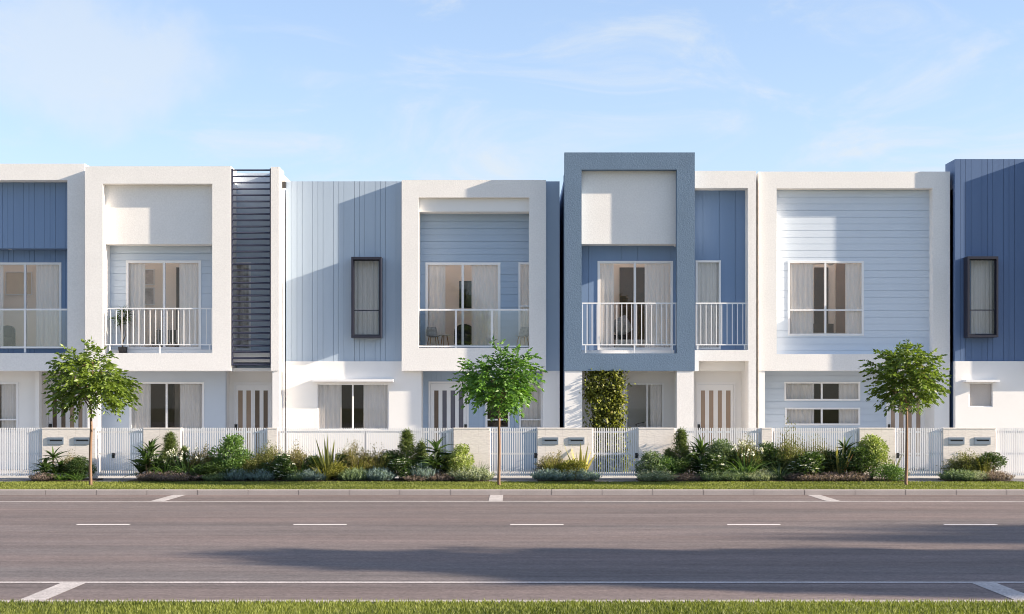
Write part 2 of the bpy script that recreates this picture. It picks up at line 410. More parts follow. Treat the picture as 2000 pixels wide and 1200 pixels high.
struct('path', mb, PATHM, 'grey concrete path strip in front of the gates', 'path')
mb = MB(); mb.box(-300, 300, FENCE+.25, 60, -.3, 0)
struct('yard_paving', mb, PAVE, 'pale paving of the front yards behind the fence', 'paving')
mb = MB()
for a, b in ((62,187),(258,955),(1050,1160),(1247,1765),(1848,1968)):
    mb.box(X(a,35), X(b,35), BEDF, FENCE-.08, -.05, .02)
struct('garden_bed', mb, MULCH, 'dark mulch of the planting beds along the fence', 'garden bed')
MZ = ROADZ + .004
def markq(name, m, lab, quads):
    mb = MB()
    for q in quads: mb.quad(*[(x, y, MZ + .0) for x, y in q])
    return tag(mb.build(name, m), lab, 'road marking', kind='structure')
def band(y, w, x0, x1): return [(x0,y-w/2),(x1,y-w/2),(x1,y+w/2),(x0,y+w/2)]
markq('road_line', PAINT, 'thin white edge line of the far parking lane', [band(29.35,.17,-120,120)])
markq('road_line', PAINT, 'white edge line of the near parking lane', [band(16.2,.13,-120,120)])
for n in range(-5, 9):
    xc0, xc1 = X(150+423.3*n, 23.85), X(254+423.3*n, 23.85)
    nm = {0:'leftmost', 1:'second from the left', 2:'middle', 3:'second from the right', 4:'rightmost'}.get(n)
    o = markq('lane_dash', PAINTW, ('%s white dash of the lane centre line' % nm) if nm else 'white lane dash beyond the edge of the photo', [band(23.85,.13,xc0,xc1)])
    o['group'] = 'white lane dashes'
for n in range(-3, 5):
    x0 = -6.93 + 6.48*n if n != 1 else -.45
    nm = {0:'left', 1:'central', 2:'right'}.get(n)
    o = markq('bay_mark', PAINT, ('%s cross mark of the far parking lane at the kerb' % nm) if nm else 'far parking cross mark beyond the edge of the photo', [[(x0,29.44),(x0+.27,29.44),(x0+.27,KF0-.003),(x0,KF0-.003)]])
    o['group'] = 'parking bay marks'
for x0, nm in ((-4.74,'left'),(4.83,'right'),(-14.3,None),(14.4,None)):
    o = markq('bay_mark', PAINT, ('%s broad cross mark of the near parking lane' % nm) if nm else 'near parking cross mark beyond the edge of the photo', [[(x0,KN1+.003),(x0+.26,KN1+.003),(x0+.26,16.13),(x0,16.13)]])
    o['group'] = 'parking bay marks'

# ------------------------------------------------------------------ house kit
def window(root, px, d, fw=4.0, mull=(), trans=(), name='window', fm=None, depth=.07, proud=.015, sill=False):
    fm = fm or FRAME
    xa, xb, za, zb = R(*px, d); w = fw*d/F
    holes = []
    xs = [xa + w] + [v for m_ in mull for v in (X(m_, d)-w*.45, X(m_, d)+w*.45)] + [xb - w]
    zs = [za + w] + [v for t_ in sorted(trans, reverse=True) for v in (Z(t_, d)-w*.35, Z(t_, d)+w*.35)] + [zb - w]
    for i in range(0, len(xs), 2):
        for j in range(0, len(zs), 2): holes.append((xs[i], xs[i+1], zs[j], zs[j+1]))
    mb = MB(); mb.pane(xa, xb, za, zb, d-proud, d+depth, holes)
    fr = mb.build(name, fm, root)
    g = MB()
    for i, h in enumerate(holes): g.box(h[0]-.004, h[1]+.004, d+.022 + .012*(i % 2), d+.028 + .012*(i % 2), h[2]-.004, h[3]+.004)
    g.build('pane', GLASS, fr)
    if sill: boxpart('sill', fm, fr, xa-.03, xb+.03, d-.06, d-proud-.001, za-.03, za)
    return fr
def hole(px, d, m=1.0): return R(px[0]+m, px[1]+m, px[2]-m, px[3]-m, d)

def room(root, px, d0, depth, m=None, dark=None, top=None):
    """inward room shell behind a window; dark = timber doors on its back wall; top = height of an added, unseen roof shaft that brightens it"""
    m = m or ROOM
    xa, xb, za, zb = R(*px, d0); y1 = d0 + depth; mb = MB(); t = .04; zt = top or zb
    mb.box(xa, xb, y1, y1+t, za, zt); mb.box(xa-t, xa, d0, y1+t, za, zt); mb.box(xb, xb+t, d0, y1+t, za, zt)
    mb.box(xa, xb, d0, y1, za-t, za)
    if top: mb.box(xa, xb, d0, d0+t, zb, zt)  # front side of the added shaft bringing daylight into the room
    else: mb.box(xa, xb, d0, y1, zb, zb+t)
    r = mb.build('room', m, root)
    for dk in (dark or []):
        dx0, dx1, dtop, mm = dk
        b = MB(); b.box(X(dx0, y1), X(dx1, y1), y1-.05, y1-.002, za, Z(dtop, y1)); b.build('inner_door', mm, r)
    return (xa-t, xb+t, d0, y1+t)

_rng = random.Random(4)
def curtain(px, d, label, m=None, pleat=.125, amp=.024):
    xa, xb, za, zb = R(*px, d); mb = MB(); n = max(12, int((xb-xa)/.012)); rows = 5
    ph = _rng.random()*6; ys = []
    x = 0; k = 0
    for i in range(n+1):
        u = (xb-xa)*i/n
        ys.append(amp*(math.sin(2*math.pi*u/pleat + ph + 1.0*math.sin(u*3+ph)) + .3*math.sin(2*math.pi*u/(pleat*2.7)+ph*2)))
    for j in range(rows+1):
        z = za + (zb-za)*j/rows
        s = 1.0 - .35*j/rows
        for i in range(n+1): mb.v.append((xa + (xb-xa)*i/n, d + ys[i]*s, z))
    for j in range(rows):
        for i in range(n):
            a = j*(n+1)+i; mb.f.append((a, a+1, a+n+2, a+n+1))
    o = mb.build('curtain', m or SHEER, None, True)
    c = ((xa+xb)/2, d, za)
    o.data.transform(Matrix.Translation((-c[0], -c[1], -c[2]))); o.location = c
    return tag(o, label, 'curtain', 'sheer curtains behind the windows')

def front_door(root, px, d, strips, stop, sm, side=True, pad=None, handle=None):
    xa, xb, za, zb = R(*px, d); za = 0.03
    fw = .05
    fr = MB(); fr.pane(xa, xb, 0.0, zb, d-.03, d+.06, [(xa+fw, xb-fw, -.1, zb-fw)])
    lw = MB(); holes = [(X(a, d), X(b, d), .35, Z(stop, d)) for a, b in strips]
    lw.pane(xa+fw+.004, xb-fw-.004, za, zb-fw-.004, d, d+.045, holes)
    door = lw.build('door', FRAME, root)
    fr.build('door_frame', FRAME, door)
    for i, h in enumerate(holes):
        g = MB(); g.box(h[0]-.003, h[1]+.003, d+.018, d+.026, h[2]-.003, h[3]+.003)
        g.build('pane', sm[i % len(sm)] if isinstance(sm, (list, tuple)) else sm, door)
    if pad:
        x = X(pad[0], d); z = Z(pad[1], d)
        b = MB(); b.box(x-.035, x+.035, d-.03, d+.0, z-.12, z+.04); b.box(x-.02, x+.09, d-.07, d-.05, z-.09, z-.065); b.box(x-.02, x+.0, d-.05, d-.03, z-.09, z-.065)
        b.build('handle', BLACK, door)
    return door

def bar_balustrade(root, x0, x1, top, bot, leg, d, spacing, legs):
    a, b = X(x0, d), X(x1, d); zt, zb, zl = Z(top, d), Z(bot, d), Z(leg, d)
    mb = MB(); mb.box(a, b, d-.02, d+.02, zt-.017, zt+.017)
    br = mb.build('balustrade', FRAME, root)
    boxpart('bottom_rail', FRAME, br, a, b, d-.015, d+.015, zb-.014, zb+.014)
    n = int((b-a)/(spacing*d/F)); st = (b-a)/n
    me = None
    for i in range(n+1):
        x = a + st*i
        x = min(max(x, a+.012), b-.012)
        bx = MB(); bx.box(x-.0095, x+.0095, d-.009, d+.009, zb+.0142, zt-.0172)
        bx.build('baluster', FRAME, br)
    for l in legs:
        x = X(l, d); boxpart('leg', FRAME, br, x-.014, x+.014, d-.012, d+.012, zl, zb-.0142)
    return br
def glass_balustrade(root, x0, x1, top, bot, d, posts, leg):
    a, b = X(x0, d), X(x1, d); zt, zb = Z(top, d), Z(bot, d)
    mb = MB(); mb.box(a, b, d-.025, d+.025, zt-.022, zt+.022)
    br = mb.build('balustrade', FRAME, root)
    boxpart('bottom_rail', FRAME, br, a, b, d-.018, d+.018, zb-.02, zb+.02)
    px = [a] + [X(p, d) for p in posts] + [b]
    for p in posts: x = X(p, d); boxpart('post', FRAME, br, x-.024, x+.024, d-.02, d+.02, Z(leg, d), zt-.0222)
    for i in range(len(px)-1):
        l = px[i] + (.0242 if i else 0); r = px[i+1] - (.0242 if i < len(px)-2 else 0)
        boxpart('glass_panel', BALGLASS, br, l, r, d-.005, d+.005, zb+.0202, zt-.0222)
    return br

def body(root, xa, xb, y0, ztop, m, y1=49.0, added_wells=()):
    """side walls, back wall and flat roof of a house behind its facade; the roof is open over each shaft added to brighten a room"""
    mb = MB(); t = .10
    mb.box(xa, xa+t, y0, y1, 0, ztop); mb.box(xb-t, xb, y0, y1, 0, ztop); mb.box(xa+t, xb-t, y1-t, y1, 0, ztop)
    w = mb.build('side_wall', m, root)
    x0, x1, ya, yb, z0, z1 = xa+t+.003, xb-t-.003, y0+.02, y1-t-.003, ztop-.45, ztop-.35
    mb = MB(); e = .003
    if added_wells:  # roof left open at the added shafts so daylight reaches the rooms
        yw = max(q[3] for q in added_wells) + e; xs = x0
        for q in sorted(added_wells):
            if q[0]-e > xs: mb.box(xs, q[0]-e, ya, yw, z0, z1)
            if q[3]+e < yw: mb.box(q[0]-e, q[1]+e, q[3]+e, yw, z0, z1)
            xs = q[1]+e
        if xs < x1: mb.box(xs, x1, ya, yw, z0, z1)
        mb.box(x0, x1, yw, yb, z0, z1)
    else: mb.box(x0, x1, ya, yb, z0, z1)
    mb.build('roof', GREY_ROOF, root)
    return w

def downlight(root, px, py, d):
    mb = MB(); mb.lathe((X(px, d), d, Z(py, d)-.012), [(.045, 0), (.05, .006), (.05, .012)], 14); mb.build('downlight', FRAME, root)

def window_box(root, px, d, p, inner, bar, t=5.0):
    """projecting metal window hood: d = wall plane, p = how far it stands out"""
    df = d - p
    xa, xb, za, zb = R(*px, df); w = t*df/F
    mb = MB(); mb.pane(xa, xb, za, zb, df, d+.05, [(xa+w*.7, xb-w*.7, za+w*.9, zb-w)])
    fr = mb.build('window_box', BRONZE, root)
    gx = MB(); yg = df + .10
    a, b, c, e = xa+w*.7, xb-w*.7, za+w*.9, zb-w
    f2 = MB(); fw = .028; zb_ = Z(bar, yg)
    f2.pane(a+.001, b-.001, c+.001, e-.001, yg-.02, yg+.03, [(a+fw, b-fw, c+fw, zb_-fw*.4), (a+fw, b-fw, zb_+fw*.4, e-fw)])
    sash = f2.build('sash', BRONZE, fr)
    gx.box(a+fw-.003, b-fw+.003, yg, yg+.006, c+fw-.003, zb_-fw*.4+.003); gx.box(a+fw-.003, b-fw+.003, yg+.008, yg+.014, zb_+fw*.4-.003, e-fw+.003)
    gx.build('pane', GLASS, fr)
    return fr

def lines(x0, x1, d, pat, start=0.0):
    xs = []; x = X(x0, d) + start; i = 0
    while x < X(x1, d):
        xs.append(x); x += pat[i % len(pat)]; i += 1
    return xs
PW = 1.0/75.9

# ================================================================== HOUSE 1 (cut by the left edge)
B1 = 39.90
h = empty('terrace_house', (X(40, B1), B1, 0), 'white framed house with denim blue cladding and glass balcony, cut by the left edge', 'house', 'terrace houses in the row')
L0, D1p, D1w = -140, B1+.42, B1+.85
xa, xb = X(L0, B1), X(165.5, B1)
mb = MB(); mb.pane(xa, xb, Z(724.5, B1), Z(320, B1), B1, D1w+.15, [R(-105, 352, 131.5, 690, B1)]); mb.build('surround', WHITE, h)
oa, ob_ = X(-105, B1), X(131.5, B1)
mb = MB(); mb.vboards(oa, ob_, Z(485.5, D1p), Z(340, D1p), D1p, lines(-100, 140, D1p, (21*PW, 10.5*PW, 10.5*PW), .03))
mb.quad((oa, D1p, Z(485.5, D1p)), (ob_, D1p, Z(485.5, D1p)), (ob_, D1w+.05, Z(485.5, D1p)), (oa, D1w+.05, Z(485.5, D1p)))
mb.build('upper_cladding', DENIM, h)
wpx = (-23, 513, 120, 681)
mb = MB(); mb.vboards(oa-.02, ob_+.02, Z(690, D1w), Z(478, D1w), D1w, lines(-100, 140, D1w, (21*PW, 10.5*PW, 10.5*PW), .06), [hole(wpx, D1w)]); mb.build('balcony_wall', DENIM, h)
window(h, wpx, D1w, 4.5, (49,), (), 'sliding_door')
glass_balustrade(h, -104, 131, 605, 679, B1+.08, (49,), 689)
downlight(h, 20, 487, D1w-.2)
RD1, RD2, RD3 = 1.25, 1.25, 1.25
added_well = room(h, (-115, 495, 150, 690), D1w+.16, RD1, top=Z(320, B1)-.4)  # invented roof shaft, here only to lighten the upstairs room
curtain((70, 517, 116, 680), D1w+.11, 'sheer curtain at the right of the glass balcony door on the leftmost house')
curtain((-24, 517, 7, 680), D1w+.11, 'sheer curtain cut by the left edge of the photo upstairs')
# ground floor
G1 = B1+1.0
mb = MB(); wl = (-60, 747, 36, 845)
mb.pane(xa+.11, X(76, G1), 0, Z(724.5, G1)+.02, G1, G1+.15, [hole(wl, G1)]); mb.build('lower_wall', WHITE_S, h)
window(h, wl, G1, 4, (), (820,))
curtain((3, 750, 33, 845), G1+.11, 'pale curtain behind the lower window of the leftmost house')
room(h, (-130, 735, 70, 938), G1+.16, 2.6)
mb = MB(); mb.box(X(69, G1-.25), X(76.5, G1-.25), G1-.25, G1-.002, 0, Z(724.5, B1)-.003); mb.build('pier', WHITE_S, h)
G1d = B1+1.6
mb = MB(); dpx = (91, 747, 166, 937); mb.pane(X(60, G1d), xb-.11, 0, Z(724.5, G1d)+.02, G1d, G1d+.15, [R(91.5, 747.5, 165.5, 990, G1d)]); mb.build('entry_wall', WHITE_S, h)
front_door(h, dpx, G1d, ((102.5,111),(119.5,128),(136.5,145),(153,161)), 763, [STRIP, STRIP, STRIPL, STRIPL], pad=(99, 831))
boxpart('floor_slab', WHITE_S, h, xa+.12, xb-.12, D1w+.16, 44.5, Z(724.5, B1)+.01, Z(724.5, B1)+.3)
body(h, xa, xb, D1w+.152, Z(320, B1)-.1, WHITE_S, added_wells=[added_well])

# ================================================================== HOUSE 2
B2 = 39.45
h = empty('terrace_house', (X(350, B2), B2, 0), 'white framed house with louvre screen and white bar balcony holding a pot plant', 'house', 'terrace houses in the row')
xa, xb = X(166, B2), X(545, B2)
D2p, D2w = B2+.25, B2+.70
xs_ = X(451, B2)
mb = MB(); mb.pane(xa, xs_, Z(724.5, B2), Z(325, B2), B2, D2w+.15, [R(201, 359, 414.5, 690, B2)]); mb.build('surround', WHITE, h)
oa, ob_ = X(201, B2)-.002, X(414.5, B2)+.002
mb = MB(); mb.box(oa, ob_, D2p, D2w+.1, Z(477.3, D2p), Z(340, D2p)); mb.build('upper_panel', WHITE, h)
w2 = (246, 509, 393, 683)
mb = MB(); mb.lapboards(oa-.02, ob_+.02, Z(692, D2w), Z(470, D2w), D2w, 13.2*PW, [hole(w2, D2w)]); mb.build('balcony_wall', PALE, h)
window(h, w2, D2w+.0, 5, (320.6,), (), 'sliding_door')
bar_balustrade(h, 205, 414, 603, 673.5, 690, B2+.1, 10.9, (214.5, 312, 409))
downlight(h, 313, 478.6, D2w-.22)
mb = MB(); mb.box(oa+.003, ob_-.003, D2w-.12, D2w-.03, Z(690, B2), Z(683.5, D2w)); mb.build('sill', FRAME, h)
added_well = room(h, (190, 490, 440, 690), D2w+.16, RD2, None, [(345, 352, 523, DARKWOOD)], Z(325, B2)-.4)
curtain((252, 515, 284, 682), D2w+.11, 'left sheer curtain behind the balcony door beside the pot plant')
curtain((350, 515, 388, 682), D2w+.11, 'right sheer curtain behind the balcony door beside the louvre screen')
# louvre bay
mb = MB()
mb.pane(X(529, B2), xb, Z(724.5, B2), Z(326, B2), B2, D2w+.15); mb.build('end_pier', WHITE, h)
yb = B2+.80; yl = B2+.06
lw = (440, 512, 490, 684)
mb = MB(); mb.pane(xs_+.002, X(529, B2)-.002, Z(724, B2), Z(329, B2), yb, yb+.12, [hole(lw, yb)])
mb.build('stair_wall', PALE, h)
window(h, lw, yb, 4)
mb = MB(); mb.box(xs_+.004, X(529, B2)-.004, B2+.35, yb-.002, Z(707, B2), Z(684.5, B2)); mb.build('stair_sill', WHITE_S, h)
room(h, (445, 500, 528, 690), yb+.13, 1.6)
curtain((448, 515, 487, 682), yb+.2, 'sheer curtain seen through the navy louvre screen')
mb = MB(); a, b = xs_+.002, X(529, B2)-.002
mb.box(a, a+.035, yl-.04, yl+.06, Z(714, B2), Z(329, B2)); mb.box(b-.03, b, yl-.04, yl+.06, Z(714, B2), Z(329, B2))
ls = mb.build('louvre_screen', LOUVRE, h)
n = 32; zt, zb_ = Z(332, B2), Z(712, B2)
for i in range(n):
    z = zt + (zb_-zt)*i/(n-1)
    mb = MB(); c = (( a+b)/2, yl, z); th = math.radians(24)
    mb.obox(c, ((b-a)/2-.036, 0, 0), (0, .042*math.cos(th), .042*math.sin(th)), (0, -.011*math.sin(th), .011*math.cos(th)))
    mb.build('louvre_blade', LOUVRE, ls)
# ground floor
G2, G2d = B2+1.0, B2+1.55
boxpart('pier', WHITE_S, h, X(171, B2+.05), X(192, B2+.05), B2+.05, B2+.32, 0, Z(724.5, B2)-.003)
boxpart('pier', WHITE_S, h, X(532, B2+.05), xb-.002, B2+.05, B2+.4, 0, Z(724.5, B2)-.003)
wl = (253, 746, 399, 842)
mb = MB(); mb.pane(xa+.11, X(440.5, G2), 0, Z(724.5, G2)+.02, G2, G2+.15, [hole(wl, G2)]); mb.build('lower_wall', PALER, h)
window(h, wl, G2, 4, (325.5,))
room(h, (200, 735, 436, 938), G2+.16, 2.0, None, [(290, 330, 700, MIDWOOD), (331, 341, 700, DARKWOOD)])
curtain((256, 750, 294, 846), G2+.11, 'left curtain of the lower window on the pale blue wall')
curtain((352, 750, 396, 846), G2+.11, 'right curtain of the lower window on the pale blue wall')
mb = MB(); mb.pane(X(438, G2d), xb-.11, 0, Z(724.5, G2d)+.02, G2d, G2d+.15, [R(457.5, 747.5, 530.5, 990, G2d)])
mb.box(X(440.5, G2), X(440.5, G2)-.1, G2+.151, G2d-.001, 0, Z(724.5, G2)+.02); mb.build('entry_wall', WHITE_S, h)
front_door(h, (457, 747, 531, 937), G2d, ((465,474),(481,490),(498,507),(514.5,523)), 763, [STRIPL, STRIPL, STRIP, STRIP], pad=(461, 832))
boxpart('floor_slab', WHITE_S, h, xa+.12, xb-.12, D2w+.16, 44.5, Z(724.5, B2)+.01, Z(724.5, B2)+.3)
boxpart('soffit', WHITE_S, h, xs_+.003, X(529, B2)-.003, B2+.3, D2w+.157, Z(724.5, B2)-.0, Z(724.5, B2)+.08)
body(h, xa, xb, D2w+.152, Z(325, B2)-.1, WHITE_S, added_wells=[added_well])
boxpart('rainwater_head', BLACK, h, xb+.002, xb+.09, B2+.5, B2+.62, Z(362, B2), Z(349, B2))
boxpart('downpipe', WHITE_S, h, xb+.003, xb+.07, B2+.52, B2+.60, .02, Z(362, B2)-.002)

# ================================================================== HOUSE 3
W3, B3 = 40.0, 39.75
h = empty('terrace_house', (X(820, W3), W3, 0), 'house with mist blue cladding, dark boxed window and white framed glass balcony', 'house', 'terrace houses in the row')
xa, xb = X(558.5, W3), X(1093, W3)
mid = X(820, W3)
wb = (686, 502, 745, 660); PBX = .33
mb = MB(); mb.vboards(xa, X(790, W3), Z(706, W3), Z(354.5, W3), W3, lines(570, 790, W3, (10.3*PW, 10.3*PW, 20.6*PW), 0), [R(692, 508, 739, 654, W3)])
mb.quad((xa, W3+.2, Z(706,W3)), (xa, W3, Z(706,W3)), (xa, W3, Z(354.5,W3)), (xa, W3+.2, Z(354.5,W3)))
mb.quad((xa, W3, Z(354.5,W3)), (X(790,W3), W3, Z(354.5,W3)), (X(790,W3), W3+.3, Z(354.5,W3)), (xa, W3+.3, Z(354.5,W3)))
mb.build('upper_cladding', MIST, h)
window_box(h, wb, W3, PBX, None, 606.5)
curtain((690, 506, 742, 656), W3+.12, 'sheer curtain filling the dark boxed window on the mist blue wall')
room(h, (660, 490, 775, 668), W3+.16, 1.5)
WB = W3-.025
wl = (618.5, 749, 760.5, 841)
mb = MB(); mb.pane(xa-.0, X(823, WB), 0, Z(706, WB), WB, WB+.2, [hole(wl, WB)]); mb.build('base_wall', WHITE_S, h)
window(h, wl, WB+.05, 3.2, (689,))
mb = MB(); hx0, hx1 = X(610, WB-.3), X(767.5, WB-.3); zt = Z(741, WB-.3)
mb.box(hx0, hx1, WB-.30, WB-.002, zt-.06, zt); mb.build('window_hood', FRAME, h)
room(h, (600, 738, 800, 938), WB+.21, 2.4, None, [(655, 718, 700, DARKWOOD)])
curtain((620, 752, 667, 843), WB+.16, 'left curtain of the hooded ground window under the mist blue wall')
curtain((710, 752, 759, 843), WB+.16, 'right curtain of the hooded ground window under the mist blue wall')
# box
D3p, D3w = B3+.14, B3+.66
bx0, bx1 = X(784.5, B3), X(1066.5, B3)
mb = MB(); mb.pane(bx0, bx1, Z(724.5, B3), Z(352, B3), B3, D3w+.15, [R(818, 386, 1033.5, 680, B3)]); mb.build('surround', WHITE, h)
oa, ob_ = X(818, B3)-.002, X(1033.5, B3)+.002
mb = MB(); mb.box(oa, ob_, D3p, D3w+.1, Z(413.5, D3p), Z(372, D3p)); mb.build('upper_panel', WHITE_S, h)
w3 = (831, 513, 977.5, 679); w3b = (1012.5, 513, 1052, 679)
mb = MB(); mb.lapboards(oa-.02, ob_+.02, Z(684, D3w), Z(408, D3w), D3w, 13.2*PW, [hole(w3, D3w), hole((1012.5,513,1040,679), D3w)]); mb.build('balcony_wall', SKYB, h)
window(h, w3, D3w, 5, (903.7,), (), 'sliding_door')
window(h, (1012.5, 513, 1037, 679), D3w, 4, (), (598,))
glass_balustrade(h, 819, 1032.5, 605.5, 677, B3+.08, (890.5, 961), 680)
downlight(h, 933, 416.5, D3w-.3)
added_well = room(h, (800, 490, 1058, 684), D3w+.16, RD3, None, [], Z(354.5, W3)-.4)
curtain((836, 518, 870, 678), D3w+.11, 'left sheer curtain behind the glass balcony of the mist blue house')
curtain((921, 518, 973, 678), D3w+.11, 'right sheer curtain behind the glass balcony of the mist blue house')
curtain((1014, 518, 1040, 678), D3w+.11, 'narrow curtain in the slim window right of the glass balcony door')
# right return
mb = MB(); mb.pane(bx1+.002, xb, Z(724.5, W3), Z(354.5, W3), W3, W3+.16); mb.build('return_wall', SKYB, h)
mb = MB(); mb.pane(X(1060, WB), xb, 0, Z(724.5, WB), WB, WB+.2); mb.build('base_wall', WHITE_S, h)
# ground recess
G3 = B3+1.05
wA, wB_ = (948, 747, 996, 838), (1014, 747, 1060, 838)
dpx = (837, 745.5, 915.5, 937)
mb = MB(); mb.vboards(X(815, G3), X(1075, G3), 0, Z(724.5, G3)+.05, G3, lines(822, 1075, G3, (21*PW, 10.5*PW, 10.5*PW)), [hole(wA, G3), hole(wB_, G3), R(837.5, 746, 915, 990, G3)]); mb.build('entry_wall', DENIM if False else SKYB, h)
mb = MB(); mb.box(X(823, WB)-.1, X(823, WB), WB+.201, G3-.001, 0, Z(724.5, WB)); mb.box(X(1060, WB), X(1060, WB)+.1, WB+.201, G3-.001, 0, Z(724.5, WB)); mb.build('porch_side_wall', WHITE_S, h)
window(h, wA, G3, 4, (), (820,)); window(h, wB_, G3, 4, (), (820,))
curtain((1017, 751, 1057, 838), G3+.1, 'curtain in the ground window right of the middle street tree')
room(h, (930, 738, 1075, 938), G3+.02, 2.2, DARKWOOD)
front_door(h, dpx, G3, ((848,856.5),(864,872.5),(880,889),(896,905)), 763, [STRIP, STRIPB, STRIPB, STRIPB], pad=(909.5, 832))
boxpart('floor_slab', WHITE_S, h, xa+.12, xb-.12, D3w+.16, 44.5, Z(724.5, B3)+.01, Z(724.5, B3)+.3)
mb = MB(); mb.pane(xa+.001, mid-.06, Z(706, W3)+.002, Z(358, W3), W3+.03, W3+.13, [R(690, 506, 742, 656, W3)]); mb.build('backing_wall', MIST, h)
body(h, xa, xb, W3+.205, Z(354.5, W3)-.1, MIST, added_wells=[added_well])

# ================================================================== HOUSE 4 (tall slate box and white portal)
B4, P5 = 39.37, 39.65
h = empty('terrace_house', (X(1290, B4), B4, 0), 'house with tall slate blue framed box, climbing vine porch and white side portal', 'house', 'terrace houses in the row')
xa, xb = X(1102.5, B4), X(1477, P5)
D4p, D4w = B4+.25, 40.12
mb = MB(); mb.pane(xa, X(1357, B4), Z(724.5, B4), Z(298, B4), B4, P5-.002, [R(1136, 331.5, 1322, 690.5, B4)]); mb.build('surround', SLATE, h)
oa, ob_ = X(1136, B4)-.002, X(1322, B4)+.06
mb = MB(); mb.box(oa, X(1322, B4)+.002, D4p, D4w+.05, Z(476.8, D4p), Z(310, D4p)); mb.build('upper_panel', WHITE, h)
w4, w5 = (1167, 510, 1314.5, 684), (1358.5, 509, 1408, 683)
mb = MB(); mb.vboards(xa+.05, X(1470, D4w), Z(700, D4w), Z(345, D4w), D4w, lines(1149.5, 1470, D4w, (32.4*PW,)), [hole(w4, D4w), hole(w5, D4w)]); mb.build('balcony_wall', DENIM, h)
mb = MB(); mb.box(xa+.002, X(1136, B4)-.003, P5, D4w+.1, Z(724.5, B4)+.002, Z(335, B4)); mb.build('cheek_wall', SLATE, h)
window(h, w4, D4w, 5, (1240,), (), 'sliding_door'); window(h, w5, D4w, 4)
bar_balustrade(h, 1137, 1321, 592.7, 673.7, 690, B4+.1, 9.6, (1144, 1239, 1313))
mb = MB(); mb.box(xa+.06, X(1365, P5), P5+.002, D4w-.002, Z(724.5, B4)+.001, Z(690.5, B4)); mb.build('balcony_floor', WHITE_S, h)
mb = MB(); mb.box(oa+.003, X(1322, B4), D4w-.12, D4w-.03, Z(690.5, B4)+.001, Z(684.5, D4w)); mb.build('sill', FRAME, h)
downlight(h, 1226, 478.5, D4w-.3)
added_well = room(h, (1120, 495, 1338, 694), D4w+.11, 1.5, None, [(1210, 1259, 523, DARKWOOD)], Z(338, B4)-.4)
room(h, (1346, 495, 1470, 694), D4w+.03, 1.4)
curtain((1172, 515, 1199, 683), D4w+.10, 'left sheer curtain behind the bar balcony in the tall slate box')
curtain((1259, 515, 1309, 683), D4w+.10, 'right sheer curtain behind the bar balcony in the tall slate box')
curtain((1361, 513, 1405, 682), D4w+.10, 'sheer curtain filling the narrow upper window in the white portal')
# portal
mb = MB(); px0 = X(1357.2, P5)
hol = [R(1300, 367.5, 1461, 684, P5), R(1300, 705.3, 1462, 1100, P5)]
mb.pane(px0, xb, 0, Z(334, P5), P5, D4w+.1, hol); mb.build('portal', WHITE, h)
bar_balustrade(h, 1358.5, 1461, 592.7, 673.7, 683, P5+.1, 9.6, (1363, 1454))
mb = MB(); mb.box(X(1322, B4)+.003, px0-.002, P5+.0, D4w-.002, Z(477, B4)+.01, Z(334, P5)-.02); mb.build('bulkhead', WHITE_S, h)
# ground
G4, G4d = B4+1.15, P5+1.25
boxpart('pier', WHITE_S, h, xa+.01, X(1137, B4+.02), B4+.02, B4+.5, 0, Z(724.5, B4)-.003)
boxpart('pier', WHITE, h, X(1322, B4+.02), X(1355, B4+.02), B4+.02, B4+.5, 0, Z(724.5, B4)-.003)
wk = (1221, 748, 1297, 838)
mb = MB(); mb.pane(xa+.11, X(1352, G4), 0, Z(724.5, G4)+.1, G4, G4+.15, [hole(wk, G4)]); mb.build('porch_wall', WHITE_S, h)
window(h, wk, G4, 4, (1264,))
room(h, (1150, 735, 1345, 938), G4+.16, .95, ROOMG)
curtain((1270, 752, 1294, 840), G4+.12, 'sheer curtain in the kitchen window right of the climbing vine')
mb = MB(); mb.pane(X(1345, G4d), X(1470, G4d), 0, Z(705.3, G4d)+.1, G4d, G4d+.15, [R(1360.5, 747.5, 1435.5, 990, G4d)]); mb.build('entry_wall', WHITE_S, h)
front_door(h, (1360, 747, 1436, 937), G4d, ((1369,1377),(1385,1393.5),(1402,1410),(1418,1427)), 763, [STRIPL, STRIPL, STRIPL, STRIPL], pad=(1364.5, 832))
mb = MB(); mb.box(X(1462, P5), X(1462, P5)+.1, D4w+.101, G4d+.1, 0, Z(705.3, P5)+.05); mb.box(X(1355,B4), X(1355, B4)-.1, B4+.501, G4d+.1, 0, Z(724.5, B4)-.003); mb.build('porch_side_wall', WHITE_S, h)
boxpart('floor_slab', WHITE_S, h, xa+.12, xb-.12, D4w+.152, 44.5, Z(724.5, B4)+.02, Z(724.5, B4)+.3)
boxpart('soffit', WHITE_S, h, px0, X(1462, P5), D4w+.101, G4d+.1, Z(705.3, P5), Z(705.3, P5)+.012)
boxpart('soffit', WHITE_S, h, xa+.12, X(1355, B4)-.002, P5+.003, G4+.1, Z(724.5, B4)-.002, Z(724.5, B4)+.0)
body(h, xa, xb, D4w+.104, Z(338, B4)-.1, DENIM, added_wells=[added_well])
boxpart('rainwater_head', BLACK, h, xb+.002, xb+.06, P5+.4, P5+.52, Z(361, P5), Z(347, P5))

